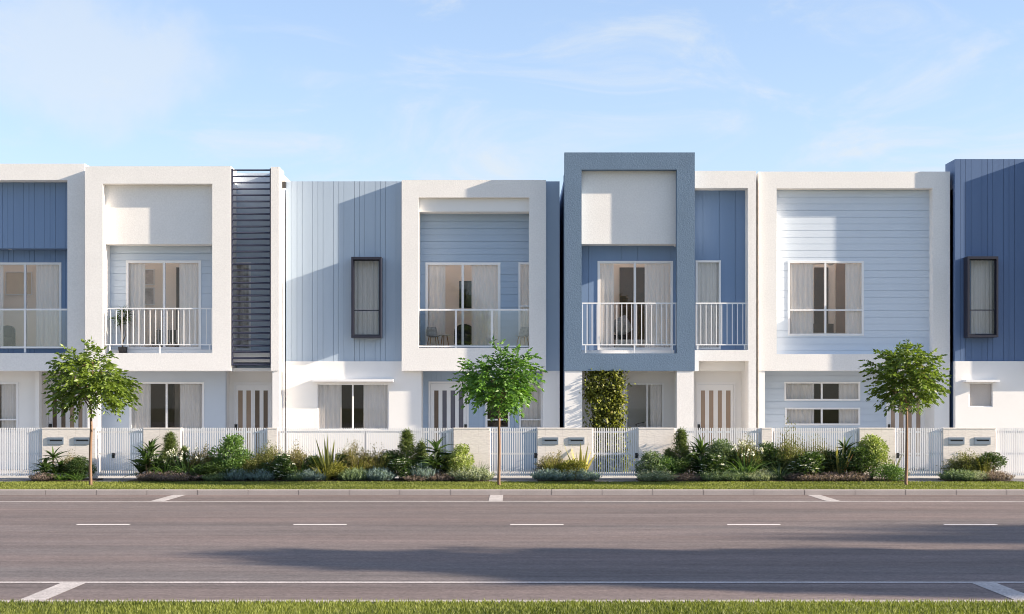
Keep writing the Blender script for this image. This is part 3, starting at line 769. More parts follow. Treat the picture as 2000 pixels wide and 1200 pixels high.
# ================================================================== HOUSE 6
B6 = 39.75
h = empty('terrace_house', (X(1670, B6), B6, 0), 'white framed house with ice blue weatherboards and two long low windows below', 'house', 'terrace houses in the row')
xa, xb = X(1482, B6), X(1855.5, B6)
D6 = B6+.30
mb = MB(); mb.pane(xa, xb, Z(724.5, B6), Z(335.5, B6), B6, D6+.2, [R(1517, 368, 1821.5, 692, B6)]); mb.build('surround', WHITE, h)
w6 = (1539, 510, 1687, 656)
oa, ob_ = X(1517, B6), X(1821.5, B6)
mb = MB(); mb.lapboards(oa-.02, ob_+.02, Z(695, D6), Z(360, D6), D6, 13.2*PW, [hole(w6, D6)]); mb.build('upper_cladding', ICE, h)
window(h, w6, D6, 4, (1612,), (606,))
added_well = room(h, (1500, 490, 1760, 690), D6+.21, 1.9, None, [(1590, 1617, 523, DARKWOOD), (1632, 1655, 500, MIDWOOD)], Z(335.5, B6)-.4)
curtain((1542, 515, 1589, 654), D6+.12, 'left curtain of the four pane window on ice blue weatherboards')
curtain((1651, 515, 1684, 654), D6+.12, 'right curtain of the four pane window on ice blue weatherboards')
G6 = B6+.95
boxpart('pier', WHITE_S, h, xa+.003, X(1494, B6+.02), B6+.02, G6-.002, 0, Z(724.5, B6)-.003)
boxpart('pier', WHITE_S, h, X(1825, B6+.02), xb-.01, B6+.02, G6-.002, 0, Z(724.5, B6)-.003)
wa, wb2 = (1532, 746, 1680, 783), (1533, 796.5, 1680, 831)
mb = MB(); mb.lapboards(xa+.1, xb-.1, 0, Z(724.5, G6)+.05, G6, 13.2*PW, [hole(wa, G6), hole(wb2, G6), R(1731.5, 748, 1810.5, 990, G6)]); mb.build('lower_cladding', PALE, h)
window(h, wa, G6, 3.5, (1605,)); window(h, wb2, G6, 3.5, (1605,))
room(h, (1500, 738, 1720, 938), G6+.1, 2.4, None, [(1582, 1645, 700, DARKWOOD)])
curtain((1535, 748, 1590, 838), G6+.11, 'left curtain behind the two long low windows')
curtain((1638, 748, 1678, 838), G6+.11, 'right curtain behind the two long low windows')
front_door(h, (1731, 747.5, 1811, 937), G6, ((1740,1748),(1756,1765),(1773,1781),(1789.5,1798)), 763, [STRIPL], pad=(1736, 832))
boxpart('floor_slab', WHITE_S, h, xa+.12, xb-.12, D6+.21, 44.5, Z(724.5, B6)+.01, Z(724.5, B6)+.3)
body(h, xa, xb, D6+.202, Z(335.5, B6)-.1, WHITE_S, added_wells=[added_well])

# ================================================================== HOUSE 7 (cut by the right edge)
W7 = 39.60
h = empty('terrace_house', (X(2000, W7), W7, 0), 'house with navy blue cladding and dark boxed window, cut by the right edge', 'house', 'terrace houses in the row')
xa, xb = X(1865.5, W7), X(2330, W7)
wb = (1890, 501, 1950, 659); P7 = .36
mb = MB(); xe = X(2025, W7); zt = Z(311, W7)
mb.vboards(xa, xe, Z(705.8, W7), zt, W7, lines(1875.5, 2030, W7, (10.6*PW, 10.6*PW, 21.2*PW), 0), [R(1897, 508, 1944, 652, W7)])
mb.quad((xa, W7, zt), (xe, W7, zt), (xe, W7+.9, zt), (xa, W7+.9, zt))
mb.quad((xa, W7+.9, Z(705.8,W7)), (xa, W7, Z(705.8,W7)), (xa, W7, zt), (xa, W7+.9, zt))
mb.build('upper_cladding', NAVY, h)
mb = MB(); mb.pane(xa+.012, xe, Z(705.8, W7)+.002, zt-.02, W7+.03, W7+.13, [R(1895, 506, 1946, 654, W7)]); mb.build('backing_wall', NAVY, h)
window_box(h, wb, W7, P7, None, 606)
curtain((1894, 506, 1948, 654), W7+.10, 'sheer curtain filling the dark boxed window on the navy wall')
room(h, (1875, 490, 1990, 668), W7+.16, 1.5)
WB7 = W7-.025
ws = (1891, 747, 1940, 796)
mb = MB(); mb.pane(xa, xe, 0, Z(705.8, WB7), WB7, WB7+.2, [hole(ws, WB7)]); mb.build('base_wall', WHITE_S, h)
window(h, ws, WB7+.05, 3)
mb = MB(); zt = Z(742, WB7-.3); mb.box(X(1887, WB7-.3), X(1953, WB7-.3), WB7-.30, WB7-.002, zt-.055, zt); mb.build('window_hood', FRAME, h)
room(h, (1880, 738, 2000, 938), WB7+.21, 1.5)
curtain((1892, 749, 1939, 797), WB7+.14, 'plain pale blind behind the small hooded ground window', BLIND, .5, .003)
mb = MB(); mb.pane(X(2017, W7-.25), xb, Z(724.5, W7-.25), Z(309, W7-.25), W7-.25, W7+.6, [R(2051, 343, 2290, 680, W7-.25)]); mb.build('surround', WHITE, h)
mb = MB(); mb.box(X(2040, W7), xb-.02, W7+.4, W7+.5, 0, Z(330, W7)); mb.build('balcony_wall', SKYB, h)
body(h, xa, xb, W7+.202, Z(360, W7)-.1, NAVY)

# ================================================================== fence line: walls, pickets, gates, letterboxes
def block_wall(x0, x1, label):
    d = FENCE - .06; o = empty('garden_wall', (X((x0+x1)/2, d), d, 0), label, 'garden wall', 'cream block walls along the fence')
    mb = MB(); zt = Z(836, d); mb.box(X(x0, d), X(x1, d), d, d+.2, -.02, zt-.03); mb.build('blockwork', BLOCK, o)
    boxpart('capping', BLOCK, o, X(x0, d)-.004, X(x1, d)+.004, d-.005, d+.205, zt-.03, zt)
walls = [(82,187,'cream block wall with two letterboxes beside the left street tree'),
 (280,353,'cream block wall between a white gate and the left stretch of pickets'),
 (522.5,541,'slim cream block pier before the long picket fence under the mist blue house'),
 (886,956.5,'cream block wall left of the gate behind the middle street tree'),
 (1050,1156.5,'cream block wall with two letterboxes at the gap beside the slate box house'),
 (1247.5,1317,'cream block wall below the kitchen window beside the vine gate'),
 (1488,1507,'slim cream block pier between two picket fences below the ice blue house corner'),
 (1679,1747.5,'cream block wall behind the lime shrub left of the right street tree'),
 (1842.5,1944.5,'cream block wall with two letterboxes below the navy house')]
for w in walls: block_wall(*w)
def pickets(x0, x1, label, gate=False, posts=(), handle=None):
    d = FENCE; a, b = X(x0, d)+.006, X(x1, d)-.006; zt, zb = Z(836, d), .07
    o = empty('gate' if gate else 'picket_fence', ((a+b)/2, d, 0), label, 'gate' if gate else 'fence', 'white slat gates' if gate else 'white picket fences')
    pw = .0265; n = max(2, round((b-a-pw)/.0515)); st = (b-a-pw)/n
    mb0 = MB(); mb0.box(-pw/2, pw/2, d-.012-d, d+.012-d, 0, zt-zb); me = mb0.data('picket', PICKET)
    for i in range(n+1):
        p = bpy.data.objects.new('picket', me); col.objects.link(p); p.parent = o
        p.location = (a + pw/2 + st*i - o.location.x, 0, zb)
    for py in ((844, 886.5, 927) if gate else (844, 927)):
        z = Z(py, d); boxpart('rail', PICKET, o, a-.004, b+.004, d+.0125, d+.045, z-.022, z+.022)
    for pp in posts:
        x = X(pp, d); boxpart('post', PICKET, o, x-.028, x+.028, d+.046, d+.11, -.01, zt-.01)
    if gate:
        for x in (a-.002, b+.002): boxpart('post', PICKET, o, x-.02, x+.02, d+.046, d+.09, -.01, zt-.005)
    if handle:
        x = X(handle, d); z = Z(890, d)
        mb = MB(); mb.box(x-.03, x+.03, d-.03, d-.0125, z-.06, z+.06); mb.tube([(x-.02, d-.03, z), (x-.02, d-.07, z), (x+.05, d-.07, z+.02)], .012, 8); mb.build('handle', BLACK, o)
pickets(-40, 82, 'white slat gate cut by the left edge', True)
pickets(187, 280, 'white slat gate right of the left street tree', True, (), 222)
pickets(353, 522.5, 'white picket fence in front of the pale blue lower wall and louvre entry', False, (356, 519))
pickets(541, 886, 'longest white picket fence below the hooded window', False, (545, 713, 880))
pickets(956.5, 1050, 'white slat gate behind the middle street tree', True, (), 1046)
pickets(1156.5, 1247.5, 'white slat gate with the climbing vine behind it', True, (), 1243)
pickets(1317, 1488, 'white picket fence in front of the white portal entry', False, (1321, 1484))
pickets(1507, 1679, 'white picket fence below the two long low windows', False, (1511, 1675))
pickets(1747.5, 1842.5, 'white slat gate behind the right street tree', True, (), 1753)
pickets(1944.5, 2080, 'white slat gate cut by the right edge', True)
lnames = ['left grey letterbox on the wall behind the left street tree', 'right grey letterbox on the wall, half behind the left street tree trunk',
 'left grey letterbox on the wall beside the slate box house', 'right grey letterbox above the striped flax',
 'left grey letterbox on the wall below the navy house', 'right grey letterbox on the wall below the navy house']
for i, x in enumerate((93, 144.5, 1059, 1110, 1852, 1903)):
    d = FENCE-.0605; xa, xb = X(x, d), X(x+31.5, d); za, zb = Z(868.5, d), Z(854.5, d)
    o = empty('letterbox', ((xa+xb)/2, d, za), lnames[i], 'letterbox', 'grey letterboxes')
    mb = MB(); mb.pane(xa, xb, za, zb, d-.016, d-.001, [(xa+.05, xb-.035, zb-.092, zb-.054)]); mb.build('plate', LETTER, o)
    mb = MB(); mb.box(xa+.053, xb-.033, d-.006, d-.003, zb-.095, zb-.05); mb.build('slot', BLACK, o)
    mb = MB(); mb.box(xa+.045, xb-.028, d-.026, d-.0165, zb-.05, zb-.044); mb.build('flap', LETTER, o)

# ------------------------------------------------------------------ plants
class Leaves:
    """many small leaf faces gathered in one mesh, each with its own tint"""
    def __init__(s, seed): s.r = np.random.default_rng(seed); s.V = []; s.Fc = []; s.T = []; s.n = 0
    def add(s, P, D, Ln, W, tint, fold=.25, sag=0.0):
        r = s.r; P = np.asarray(P, float); k = len(P)
        D = np.asarray(D, float); D = D/np.maximum(np.linalg.norm(D, axis=1, keepdims=True), 1e-6)
        A = r.normal(size=(k, 3)); S = np.cross(D, A); S /= np.maximum(np.linalg.norm(S, axis=1, keepdims=True), 1e-6)
        N = np.cross(S, D)
        Ln = np.broadcast_to(np.asarray(Ln, float), (k,))[:, None]; W = np.broadcast_to(np.asarray(W, float), (k,))[:, None]
        m = P + D*Ln*.45; tip = P + D*Ln - np.array([0, 0, 1.0])*Ln*sag
        a = m + S*W/2 + N*W*fold; b = m - S*W/2 + N*W*fold
        v = np.stack([P, a, tip, b], 1).reshape(-1, 3)
        i = s.n + np.arange(k)*4
        f = np.concatenate([np.stack([i, i+1, i+2], 1), np.stack([i, i+2, i+3], 1)], 0)
        s.V.append(v); s.Fc.append(f); s.T.append(np.repeat(np.broadcast_to(np.asarray(tint, float), (k,)), 4)); s.n += 4*k
    def strap(s, P, D, Ln, W, droop, tint, seg=6, fold=0.0):
        """arching strap leaves: D start directions, droop = how far they bend over"""
        r = s.r; k = len(P); P = np.asarray(P, float); D = np.asarray(D, float); D /= np.linalg.norm(D, axis=1, keepdims=True)
        H = D.copy(); H[:, 2] = 0; H /= np.maximum(np.linalg.norm(H, axis=1, keepdims=True), 1e-6)
        S = np.stack([-H[:, 1], H[:, 0], np.zeros(k)], 1)
        tw = r.normal(size=(k, 1))*.5; S = S*np.cos(tw) + np.cross(D, S)*np.sin(tw)
        Ln = np.broadcast_to(np.asarray(Ln, float), (k,))[:, None]; W = np.broadcast_to(np.asarray(W, float), (k,))[:, None]
        droop = np.broadcast_to(np.asarray(droop, float), (k,))[:, None]
        pos = P.copy(); d = D.copy(); rows = []
        for j in range(seg+1):
            t = j/seg; w = W*(.55 + .9*t if t < .4 else .91*(1-t)/.6*1.05 + .02)*.5
            rows.append(np.stack([pos + S*w, pos - S*w], 1))
            d = d + np.array([0, 0, -1.0])*droop*(.25+1.5*t)/seg + H*droop*.3/seg; d /= np.linalg.norm(d, axis=1, keepdims=True)
            pos = pos + d*Ln/seg
        v = np.stack(rows, 1).reshape(-1, 3); per = (seg+1)*2; b = s.n + np.arange(k)*per
        for j in range(seg):
            q = b + 2*j
            s.Fc.append(np.stack([q, q+1, q+3], 1)); s.Fc.append(np.stack([q, q+3, q+2], 1))
        s.V.append(v); s.T.append(np.repeat(np.broadcast_to(np.asarray(tint, float), (k,)), per)); s.n += per*k
        return pos
    def mesh(s, name, m):
        V = np.concatenate(s.V); Fc = np.concatenate(s.Fc); T = np.concatenate(s.T)
        me = bpy.data.meshes.new(name); me.vertices.add(len(V)); me.vertices.foreach_set('co', V.astype(np.float32).ravel())
        me.loops.add(len(Fc)*3); me.loops.foreach_set('vertex_index', Fc.astype(np.int32).ravel())
        me.polygons.add(len(Fc)); me.polygons.foreach_set('loop_start', np.arange(len(Fc), dtype=np.int32)*3)
        me.polygons.foreach_set('loop_total', np.full(len(Fc), 3, np.int32)) if False else None
        me.update(calc_edges=True); me.validate()
        at = me.attributes.new('tint', 'FLOAT', 'POINT'); at.data.foreach_set('value', np.clip(T, 0, 1).astype(np.float32))
        me.materials.append(m); return me
def rdir(r, k, up=0.0):
    d = r.normal(size=(k, 3)); d /= np.linalg.norm(d, axis=1, keepdims=True); d[:, 2] += up; return d

LM = {
 'dark':   leafmat('dark_green_leaf', (.018,.040,.012), (.075,.125,.035)),
 'green':  leafmat('fresh_green_leaf', (.045,.095,.028), (.15,.25,.075)),
 'grey':   leafmat('grey_green_leaf', (.05,.085,.045), (.17,.23,.13)),
 'lime':   leafmat('lime_green_leaf', (.12,.17,.04), (.36,.42,.15)),
 'olive':  leafmat('olive_brown_leaf', (.055,.055,.02), (.165,.155,.06), c2=(.28,.21,.09)),
 'olive2': leafmat('olive_green_leaf', (.05,.06,.018), (.135,.15,.048), c2=(.24,.20,.075)),
 'pine':   leafmat('pine_green_needle', (.04,.062,.018), (.14,.19,.055)),
 'blue':   leafmat('blue_grey_leaf', (.045,.075,.075), (.19,.26,.27)),
 'silver': leafmat('silver_green_leaf', (.06,.085,.055), (.27,.31,.22), c2=(.48,.47,.38)),
 'purple': leafmat('purple_brown_leaf', (.065,.055,.05), (.19,.145,.145), c2=(.32,.23,.225)),
 'straw':  leafmat('yellow_green_blade', (.14,.14,.03), (.33,.32,.085)),
 'flaxg':  leafmat('bronze_green_flax_blade', (.05,.065,.022), (.19,.20,.075)),
 'flaxy':  leafmat('yellow_striped_flax_blade', (.12,.13,.035), (.48,.40,.14), c2=(.38,.2,.12)),
 'ball':   leafmat('yellow_green_small_leaf', (.07,.08,.015), (.26,.26,.05)),
 'petal':  leafmat('white_petal', (.70,.70,.64), (.85,.85,.80), trans=.2),
 'vine':   leafmat('climbing_vine_leaf', (.06,.078,.014), (.24,.255,.055), c2=(.36,.31,.09)),
 'tree_a': leafmat('street_tree_leaf', (.035,.068,.011), (.18,.25,.042), rough=.4),
 'tree_b': leafmat('bright_street_tree_leaf', (.03,.08,.015), (.135,.27,.048), rough=.4),
}
def stems(seed, n, r, h, rad=.006):
    rr = random.Random(seed); mb = MB()
    for i in range(n):
        a = rr.random()*6.28; q = r*math.sqrt(rr.random())
        x, y = q*math.cos(a), q*math.sin(a)
        mb.tube([(x*.12, y*.12, -.01), (x*.5 + rr.gauss(0,.01), y*.5, h*.45), (x, y, h*(.75+.2*rr.random()))], [rad, rad*.75, rad*.35], 5)
    return mb
# every prototype returns (list of (part name, mesh), nominal width, nominal height)
def P_lump(seed, m, w=.6, h=.6, n=2600, L=.04, W=.02, nc=16, cr=.33, up=.35, shape='round', flowers=0):
    lv = Leaves(seed); r = lv.r; C = []
    for i in range(nc):
        a = r.random()*6.283; u = r.random()
        if shape == 'cone': z = h*(.12 + .8*u); q = w*.5*(1.02-u)*.8
        else:
            z = h*(.22 + .62*u); q = w*.5*math.sqrt(max(0.05, 1-(2*abs(u-.38))**2*.8))*.72
        q *= math.sqrt(r.uniform(.25, 1)); C.append((q*math.cos(a), q*math.sin(a), z, r.uniform(.7, 1.15)))
    C = np.array(C); idx = r.integers(0, nc, n); d = rdir(r, n); c = C[idx]
    rad = cr*w*.62*c[:, 3]*r.uniform(.55, 1.06, n)**.7
    P = c[:, :3] + d*rad[:, None]*np.array([1, 1, .9]); P[:, 2] = np.maximum(P[:, 2], .01+.03*r.random(n))
    D = d*.7 + rdir(r, n)*.65; D[:, 2] += up
    t = np.clip(r.normal(.45, .22, n) + (r.random(nc)[idx]-.5)*.35, 0, 1)
    lv.add(P, D, L*r.uniform(.6, 1.25, n), W*r.uniform(.7, 1.2, n), t)
    out = [('foliage', lv.mesh('foliage', m)), ('stems', stems(seed, 7, w*.28, h*.8, .007).data('stems', STEM))]
    if flowers:
        fl = Leaves(seed+50); rr = fl.r; k = rr.integers(0, n, flowers); o = P[k]*1.04; o[:, 2] = np.maximum(o[:, 2], h*.15)
        for q in range(5):
            a = q*1.2566; dd = np.stack([np.cos(a+rr.normal(0,.2,flowers)), np.sin(a+rr.normal(0,.2,flowers)), rr.uniform(.1,.7,flowers)], 1)
            fl.add(o, dd, .036, .028, rr.random(flowers))
        out.append(('blossoms', fl.mesh('blossoms', LM['petal'])))
    return out, w, h
def P_twig(seed, m, w=.6, h=.75, nt=250, per=26, L=.036, W=.0105, sharp=.5):
    lv = Leaves(seed); r = lv.r; mb = MB()
    for i in range(nt):
        a = r.random()*6.283; e = math.asin(r.uniform(.12, 1.0))
        k = r.uniform(.62, 1.0)**.6; f = .86 + .16*math.sin(3*a+seed) * math.cos(2*e)
        tip = np.array([math.cos(a)*math.cos(e)*w*.56, math.sin(a)*math.cos(e)*w*.56, (.2+.82*math.sin(e))*h])*k*f
        base = np.array([tip[0]*.1, tip[1]*.1, 0.0]); mid = base*.4 + tip*.6 + np.array([0, 0, -.02*h])
        if i % 5 == 0: mb.tube([base, mid, tip*.95], [.005, .0035, .0015], 4)
        t = r.uniform(.35, 1.0, per); B = np.outer((1-t)**2, base) + np.outer(2*t*(1-t), mid) + np.outer(t*t, tip)
        B += r.normal(0, .018, (per, 3)); D = (tip-mid)[None, :]/np.linalg.norm(tip-mid) + rdir(r, per)*.8
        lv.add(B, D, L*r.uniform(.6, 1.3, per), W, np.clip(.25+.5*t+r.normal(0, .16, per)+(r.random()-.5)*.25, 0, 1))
    return [('foliage', lv.mesh('foliage', m)), ('stems', mb.data('stems', STEM))], w, h
def P_cover(seed, m, w=.6, h=.27, ns=300, per=9, L=.052, W=.0125, wild=.45):
    lv = Leaves(seed); r = lv.r
    for i in range(ns):
        a = r.random()*6.283; q = math.sqrt(r.random()); x, y = q*math.cos(a)*w*.5, q*math.sin(a)*w*.36
        hh = h*(1-.55*q*q)*r.uniform(.65, 1.05); lean = np.array([x*.5, y*.5, 0])*.4 + r.normal(0, .02, 3); lean[2] = 0
        t = np.linspace(.12, 1, per); B = np.stack([x+lean[0]*t, y+lean[1]*t, hh*t], 1)
        D = rdir(r, per)*wild; D[:, 2] += .75
        lv.add(B, D, L*r.uniform(.7, 1.2, per), W, np.clip(.15+.6*t+r.normal(0, .18, per), 0, 1))
    return [('foliage', lv.mesh('foliage', m))], w, h
def P_strap(seed, m, n=70, L=.5, W=.022, droop=1.5, spread=.6, w=.6, h=.5, up=1.1, flowers=0, jit=.05):
    lv = Leaves(seed); r = lv.r; a = r.random(n)*6.283; s = spread*np.sqrt(r.random(n))
    D = np.stack([np.cos(a)*s, np.sin(a)*s, np.full(n, up)], 1); P = np.stack([np.cos(a)*s*jit*2, np.sin(a)*s*jit*2, np.zeros(n)], 1)
    lv.strap(P, D, L*r.uniform(.6, 1.1, n), W*r.uniform(.75, 1.15, n), droop*r.uniform(.6, 1.3, n), np.clip(r.normal(.5, .27, n), 0, 1))
    out = [('foliage', lv.mesh('foliage', m))]
    if flowers:
        fl = Leaves(seed+9); mb = MB(); rr = fl.r
        for i in range(flowers):
            a = rr.random()*6.283; q = rr.uniform(.02, .3); x, y = q*math.cos(a), q*math.sin(a); z = rr.uniform(.7, 1.15)*h*1.06
            mb.tube([(x*.2, y*.2, 0), (x*.7, y*.7, z*.6), (x, y, z)], [.005, .004, .003], 5)
            k = 12; d = rdir(rr, k, .3); fl.add(np.array([[x, y, z]]) + d*.01, d, .026, .013, rr.random(k))
        out.append(('blossoms', fl.mesh('blossoms', LM['petal']))); out.append(('flower_stalks', mb.data('flower_stalks', LM['green'])))
    return out, w, h
def P_dracaena(seed, m, heads=5, L=.38, W=.046, w=.72, h=.85, n=34):
    lv = Leaves(seed); r = lv.r; mb = MB()
    for i in range(heads):
        a = i*6.283/heads + r.random(); q = .13*(.4 if i == 0 else 1); x, y = q*math.cos(a), q*math.sin(a)
        z = h*(.72 if i == 0 else r.uniform(.25, .58)); mb.tube([(x*.3, y*.3, 0), (x*.8, y*.8, z*.6), (x, y, z)], [.016, .014, .012], 6)
        b = r.random(n)*6.283; e = r.uniform(-.25, 1.5, n)
        D = np.stack([np.cos(b)*np.cos(e), np.sin(b)*np.cos(e), np.sin(e)+.25], 1); P = np.tile([x, y, z], (n, 1)) - np.stack([np.zeros(n), np.zeros(n), r.uniform(0, .12, n)], 1)
        lv.strap(P, D, L*r.uniform(.7, 1.1, n), W, r.uniform(.8, 1.7, n), np.clip(r.normal(.42, .25, n), 0, 1), 7)
    return [('foliage', lv.mesh('foliage', m)), ('stems', mb.data('stems', STEM))], w, h
def P_flax(seed, m, n=26, L=.78, W=.055, w=.65, h=.78, spread=.62):
    lv = Leaves(seed); r = lv.r; a = r.random(n)*6.283; s = spread*r.random(n)**.7
    D = np.stack([np.cos(a)*s, np.sin(a)*s*.7, np.ones(n)], 1); P = np.stack([np.cos(a)*.04, np.sin(a)*.04, np.zeros(n)], 1)
    lv.strap(P, D, L*r.uniform(.6, 1.12, n), W*r.uniform(.7, 1.1, n), r.uniform(0.0, .25, n), np.clip(r.normal(.5, .3, n), 0, 1), 6)
    return [('foliage', lv.mesh('foliage', m))], w, h
def P_pine(seed, m, w=.5, h=.95, tufts=84, per=60, L=.08, W=.009):
    lv = Leaves(seed); r = lv.r; mb = MB(); mb.tube([(0,0,0),(0.01,0,h*.5),(0,0,h*.95)], [.016,.011,.004], 6)
    for i in range(tufts):
        u = (i+.5)/tufts; z = h*(.06+.9*u); q = w*.5*(1.0-u)**.75*r.uniform(.35, 1.0); a = i*2.4
        c = np.array([q*math.cos(a), q*math.sin(a), z])
        if i % 2 == 0: mb.tube([(0,0,max(z-.12,0.02)), tuple(c)], [.005,.003], 4)
        d = rdir(r, per, .45) + c[None, :]*np.array([1.6, 1.6, 0]); P = c + r.normal(0, .025, (per, 3))
        lv.add(P, d, L*r.uniform(.6, 1.1, per), W, np.clip(r.normal(.45, .2, per)+(r.random()-.5)*.3, 0, 1))
    return [('foliage', lv.mesh('foliage', m)), ('stems', mb.data('stems', STEM))], w, h

PROTO = {}
def proto(key):
    if key not in PROTO:
        k, v = key.split(':'); s = 11 + int(v)*17
        PROTO[key] = {
         'ball':   lambda: P_lump(s, LM['dark'], .55, .5, 4200, .03, .017, 40, .30, .1),
         'yball':  lambda: P_lump(s, LM['ball'], .52, .42, 3200, .028, .017, 34, .30, .1),
         'bright': lambda: P_lump(s, LM['green'], .62, .85, 3600, .042, .026, 26, .34, .3),
         'grey':   lambda: P_lump(s, LM['grey'], .62, .62, 3400, .036, .020, 24, .34, .35),
         'lime':   lambda: P_lump(s, LM['lime'], .55, .75, 3400, .036, .022, 24, .33, .2),
         'garden': lambda: P_lump(s, LM['dark'], .58, .55, 1700, .058, .03, 18, .36, .3, flowers=70),
         'mound':  lambda: P_lump(s, LM['green'], .7, .36, 2800, .038, .02, 26, .28, .4),
         'dgreen': lambda: P_lump(s, LM['dark'], .6, .7, 3600, .038, .02, 26, .33, .3),
         'olive':  lambda: P_twig(s, LM['olive'], .62, .78),
         'olive2': lambda: P_twig(s, LM['olive2'], .66, .7, 290, 28),
         'pine':   lambda: P_pine(s, LM['pine']),
         'pinel':  lambda: P_pine(s, LM['pine'], .42, .5, 50, 56),
         'blue':   lambda: P_cover(s, LM['blue']),
         'silver': lambda: P_cover(s, LM['silver'], .7, .31, 340, 10, .038, .016, .7),
         'purple': lambda: P_cover(s, LM['purple'], .6, .21, 300, 9, .036, .012, .6),
         'gcover': lambda: P_cover(s, LM['grey'], .6, .28, 320, 10, .045, .014, .6),
         'agap':   lambda: P_strap(s, LM['green'], 85, .52, .02, 1.7, .75, .7, .42, 1.0, flowers=16),
         'tuft':   lambda: P_strap(s, LM['straw'], 80, .40, .010, .5, .5, .4, .36, 1.2),
         'gtuft':  lambda: P_strap(s, LM['grey'], 150, .42, .009, 1.5, .7, .6, .3, 1.1),
         'btuft':  lambda: P_strap(s, LM['flaxg'], 46, .45, .013, .5, .6, .45, .42, 1.2),
         'strap':  lambda: P_strap(s, LM['dark'], 90, .42, .022, 1.4, .7, .55, .42, 1.1),
         'gstrap': lambda: P_strap(s, LM['green'], 90, .34, .018, 1.4, .7, .55, .32, 1.1),
         'drac':   lambda: P_dracaena(s, LM['dark']),
         'flaxg':  lambda: P_flax(s, LM['flaxg']),
         'flaxy':  lambda: P_flax(s, LM['flaxy'], 22, .7, .06, .6, .7),
        }[k]()
    return PROTO[key]
KIND = {'ball':('clipped_shrub','shrub'),'yball':('clipped_shrub','shrub'),'bright':('leafy_shrub','shrub'),'grey':('leafy_shrub','shrub'),'lime':('leafy_shrub','shrub'),
 'garden':('flowering_shrub','shrub'),'mound':('low_shrub','shrub'),'dgreen':('leafy_shrub','shrub'),'olive':('feathery_shrub','shrub'),'olive2':('feathery_shrub','shrub'),
 'pine':('dwarf_conifer','conifer'),'pinel':('dwarf_conifer','conifer'),'blue':('ground_cover_plant','ground cover plant'),'silver':('ground_cover_plant','ground cover plant'),
 'purple':('ground_cover_plant','ground cover plant'),'gcover':('ground_cover_plant','ground cover plant'),'agap':('flowering_lily','lily plant'),'tuft':('grass_tuft','grass tuft'),
 'gtuft':('grass_tuft','grass tuft'),'btuft':('grass_tuft','grass tuft'),'strap':('strap_leaf_plant','strap leaf plant'),'gstrap':('strap_leaf_plant','strap leaf plant'),
 'drac':('dragon_plant','dragon plant'),'flaxg':('flax_plant','flax'),'flaxy':('flax_plant','flax')}
WF = {'olive': 1.35, 'olive2': 1.35, 'pine': 1.35, 'pinel': 1.35, 'drac': 1.42, 'garden': 1.3, 'gstrap': 1.35, 'ball': 1.3, 'agap': 1.3, 'flaxg': 1.1, 'flaxy': 1.15, 'purple': 1.3, 'blue': 1.25, 'silver': 1.25}
_pr = random.Random(21); _cnt = {}
def plant(kind, px, top, wpx, d, label):
    i = _cnt.get(kind, 0); _cnt[kind] = i+1
    parts, w0, h0 = proto('%s:%d' % (kind, i % 2))
    w = wpx*WF.get(kind, 1.32)*d/F; hgt = (Z(top, d) - .02)*1.05
    if d > FENCE: hgt = Z(top, d)
    o = empty(KIND[kind][0], (X(px, d), d, .015 if d < FENCE else 0.0), label, KIND[kind][1], KIND[kind][0].replace('_', ' ') + 's of the front garden beds')
    o.rotation_euler.z = _pr.random()*6.283; o.scale = (w/w0, w/w0, hgt/h0)
    for nm, me in parts:
        c = bpy.data.objects.new(nm, me); col.objects.link(c); c.parent = o
FR, MI, BA = 34.80, 35.10, 35.42
LW1, LWL = 'in front of the left letterbox wall', 'in the left bed'
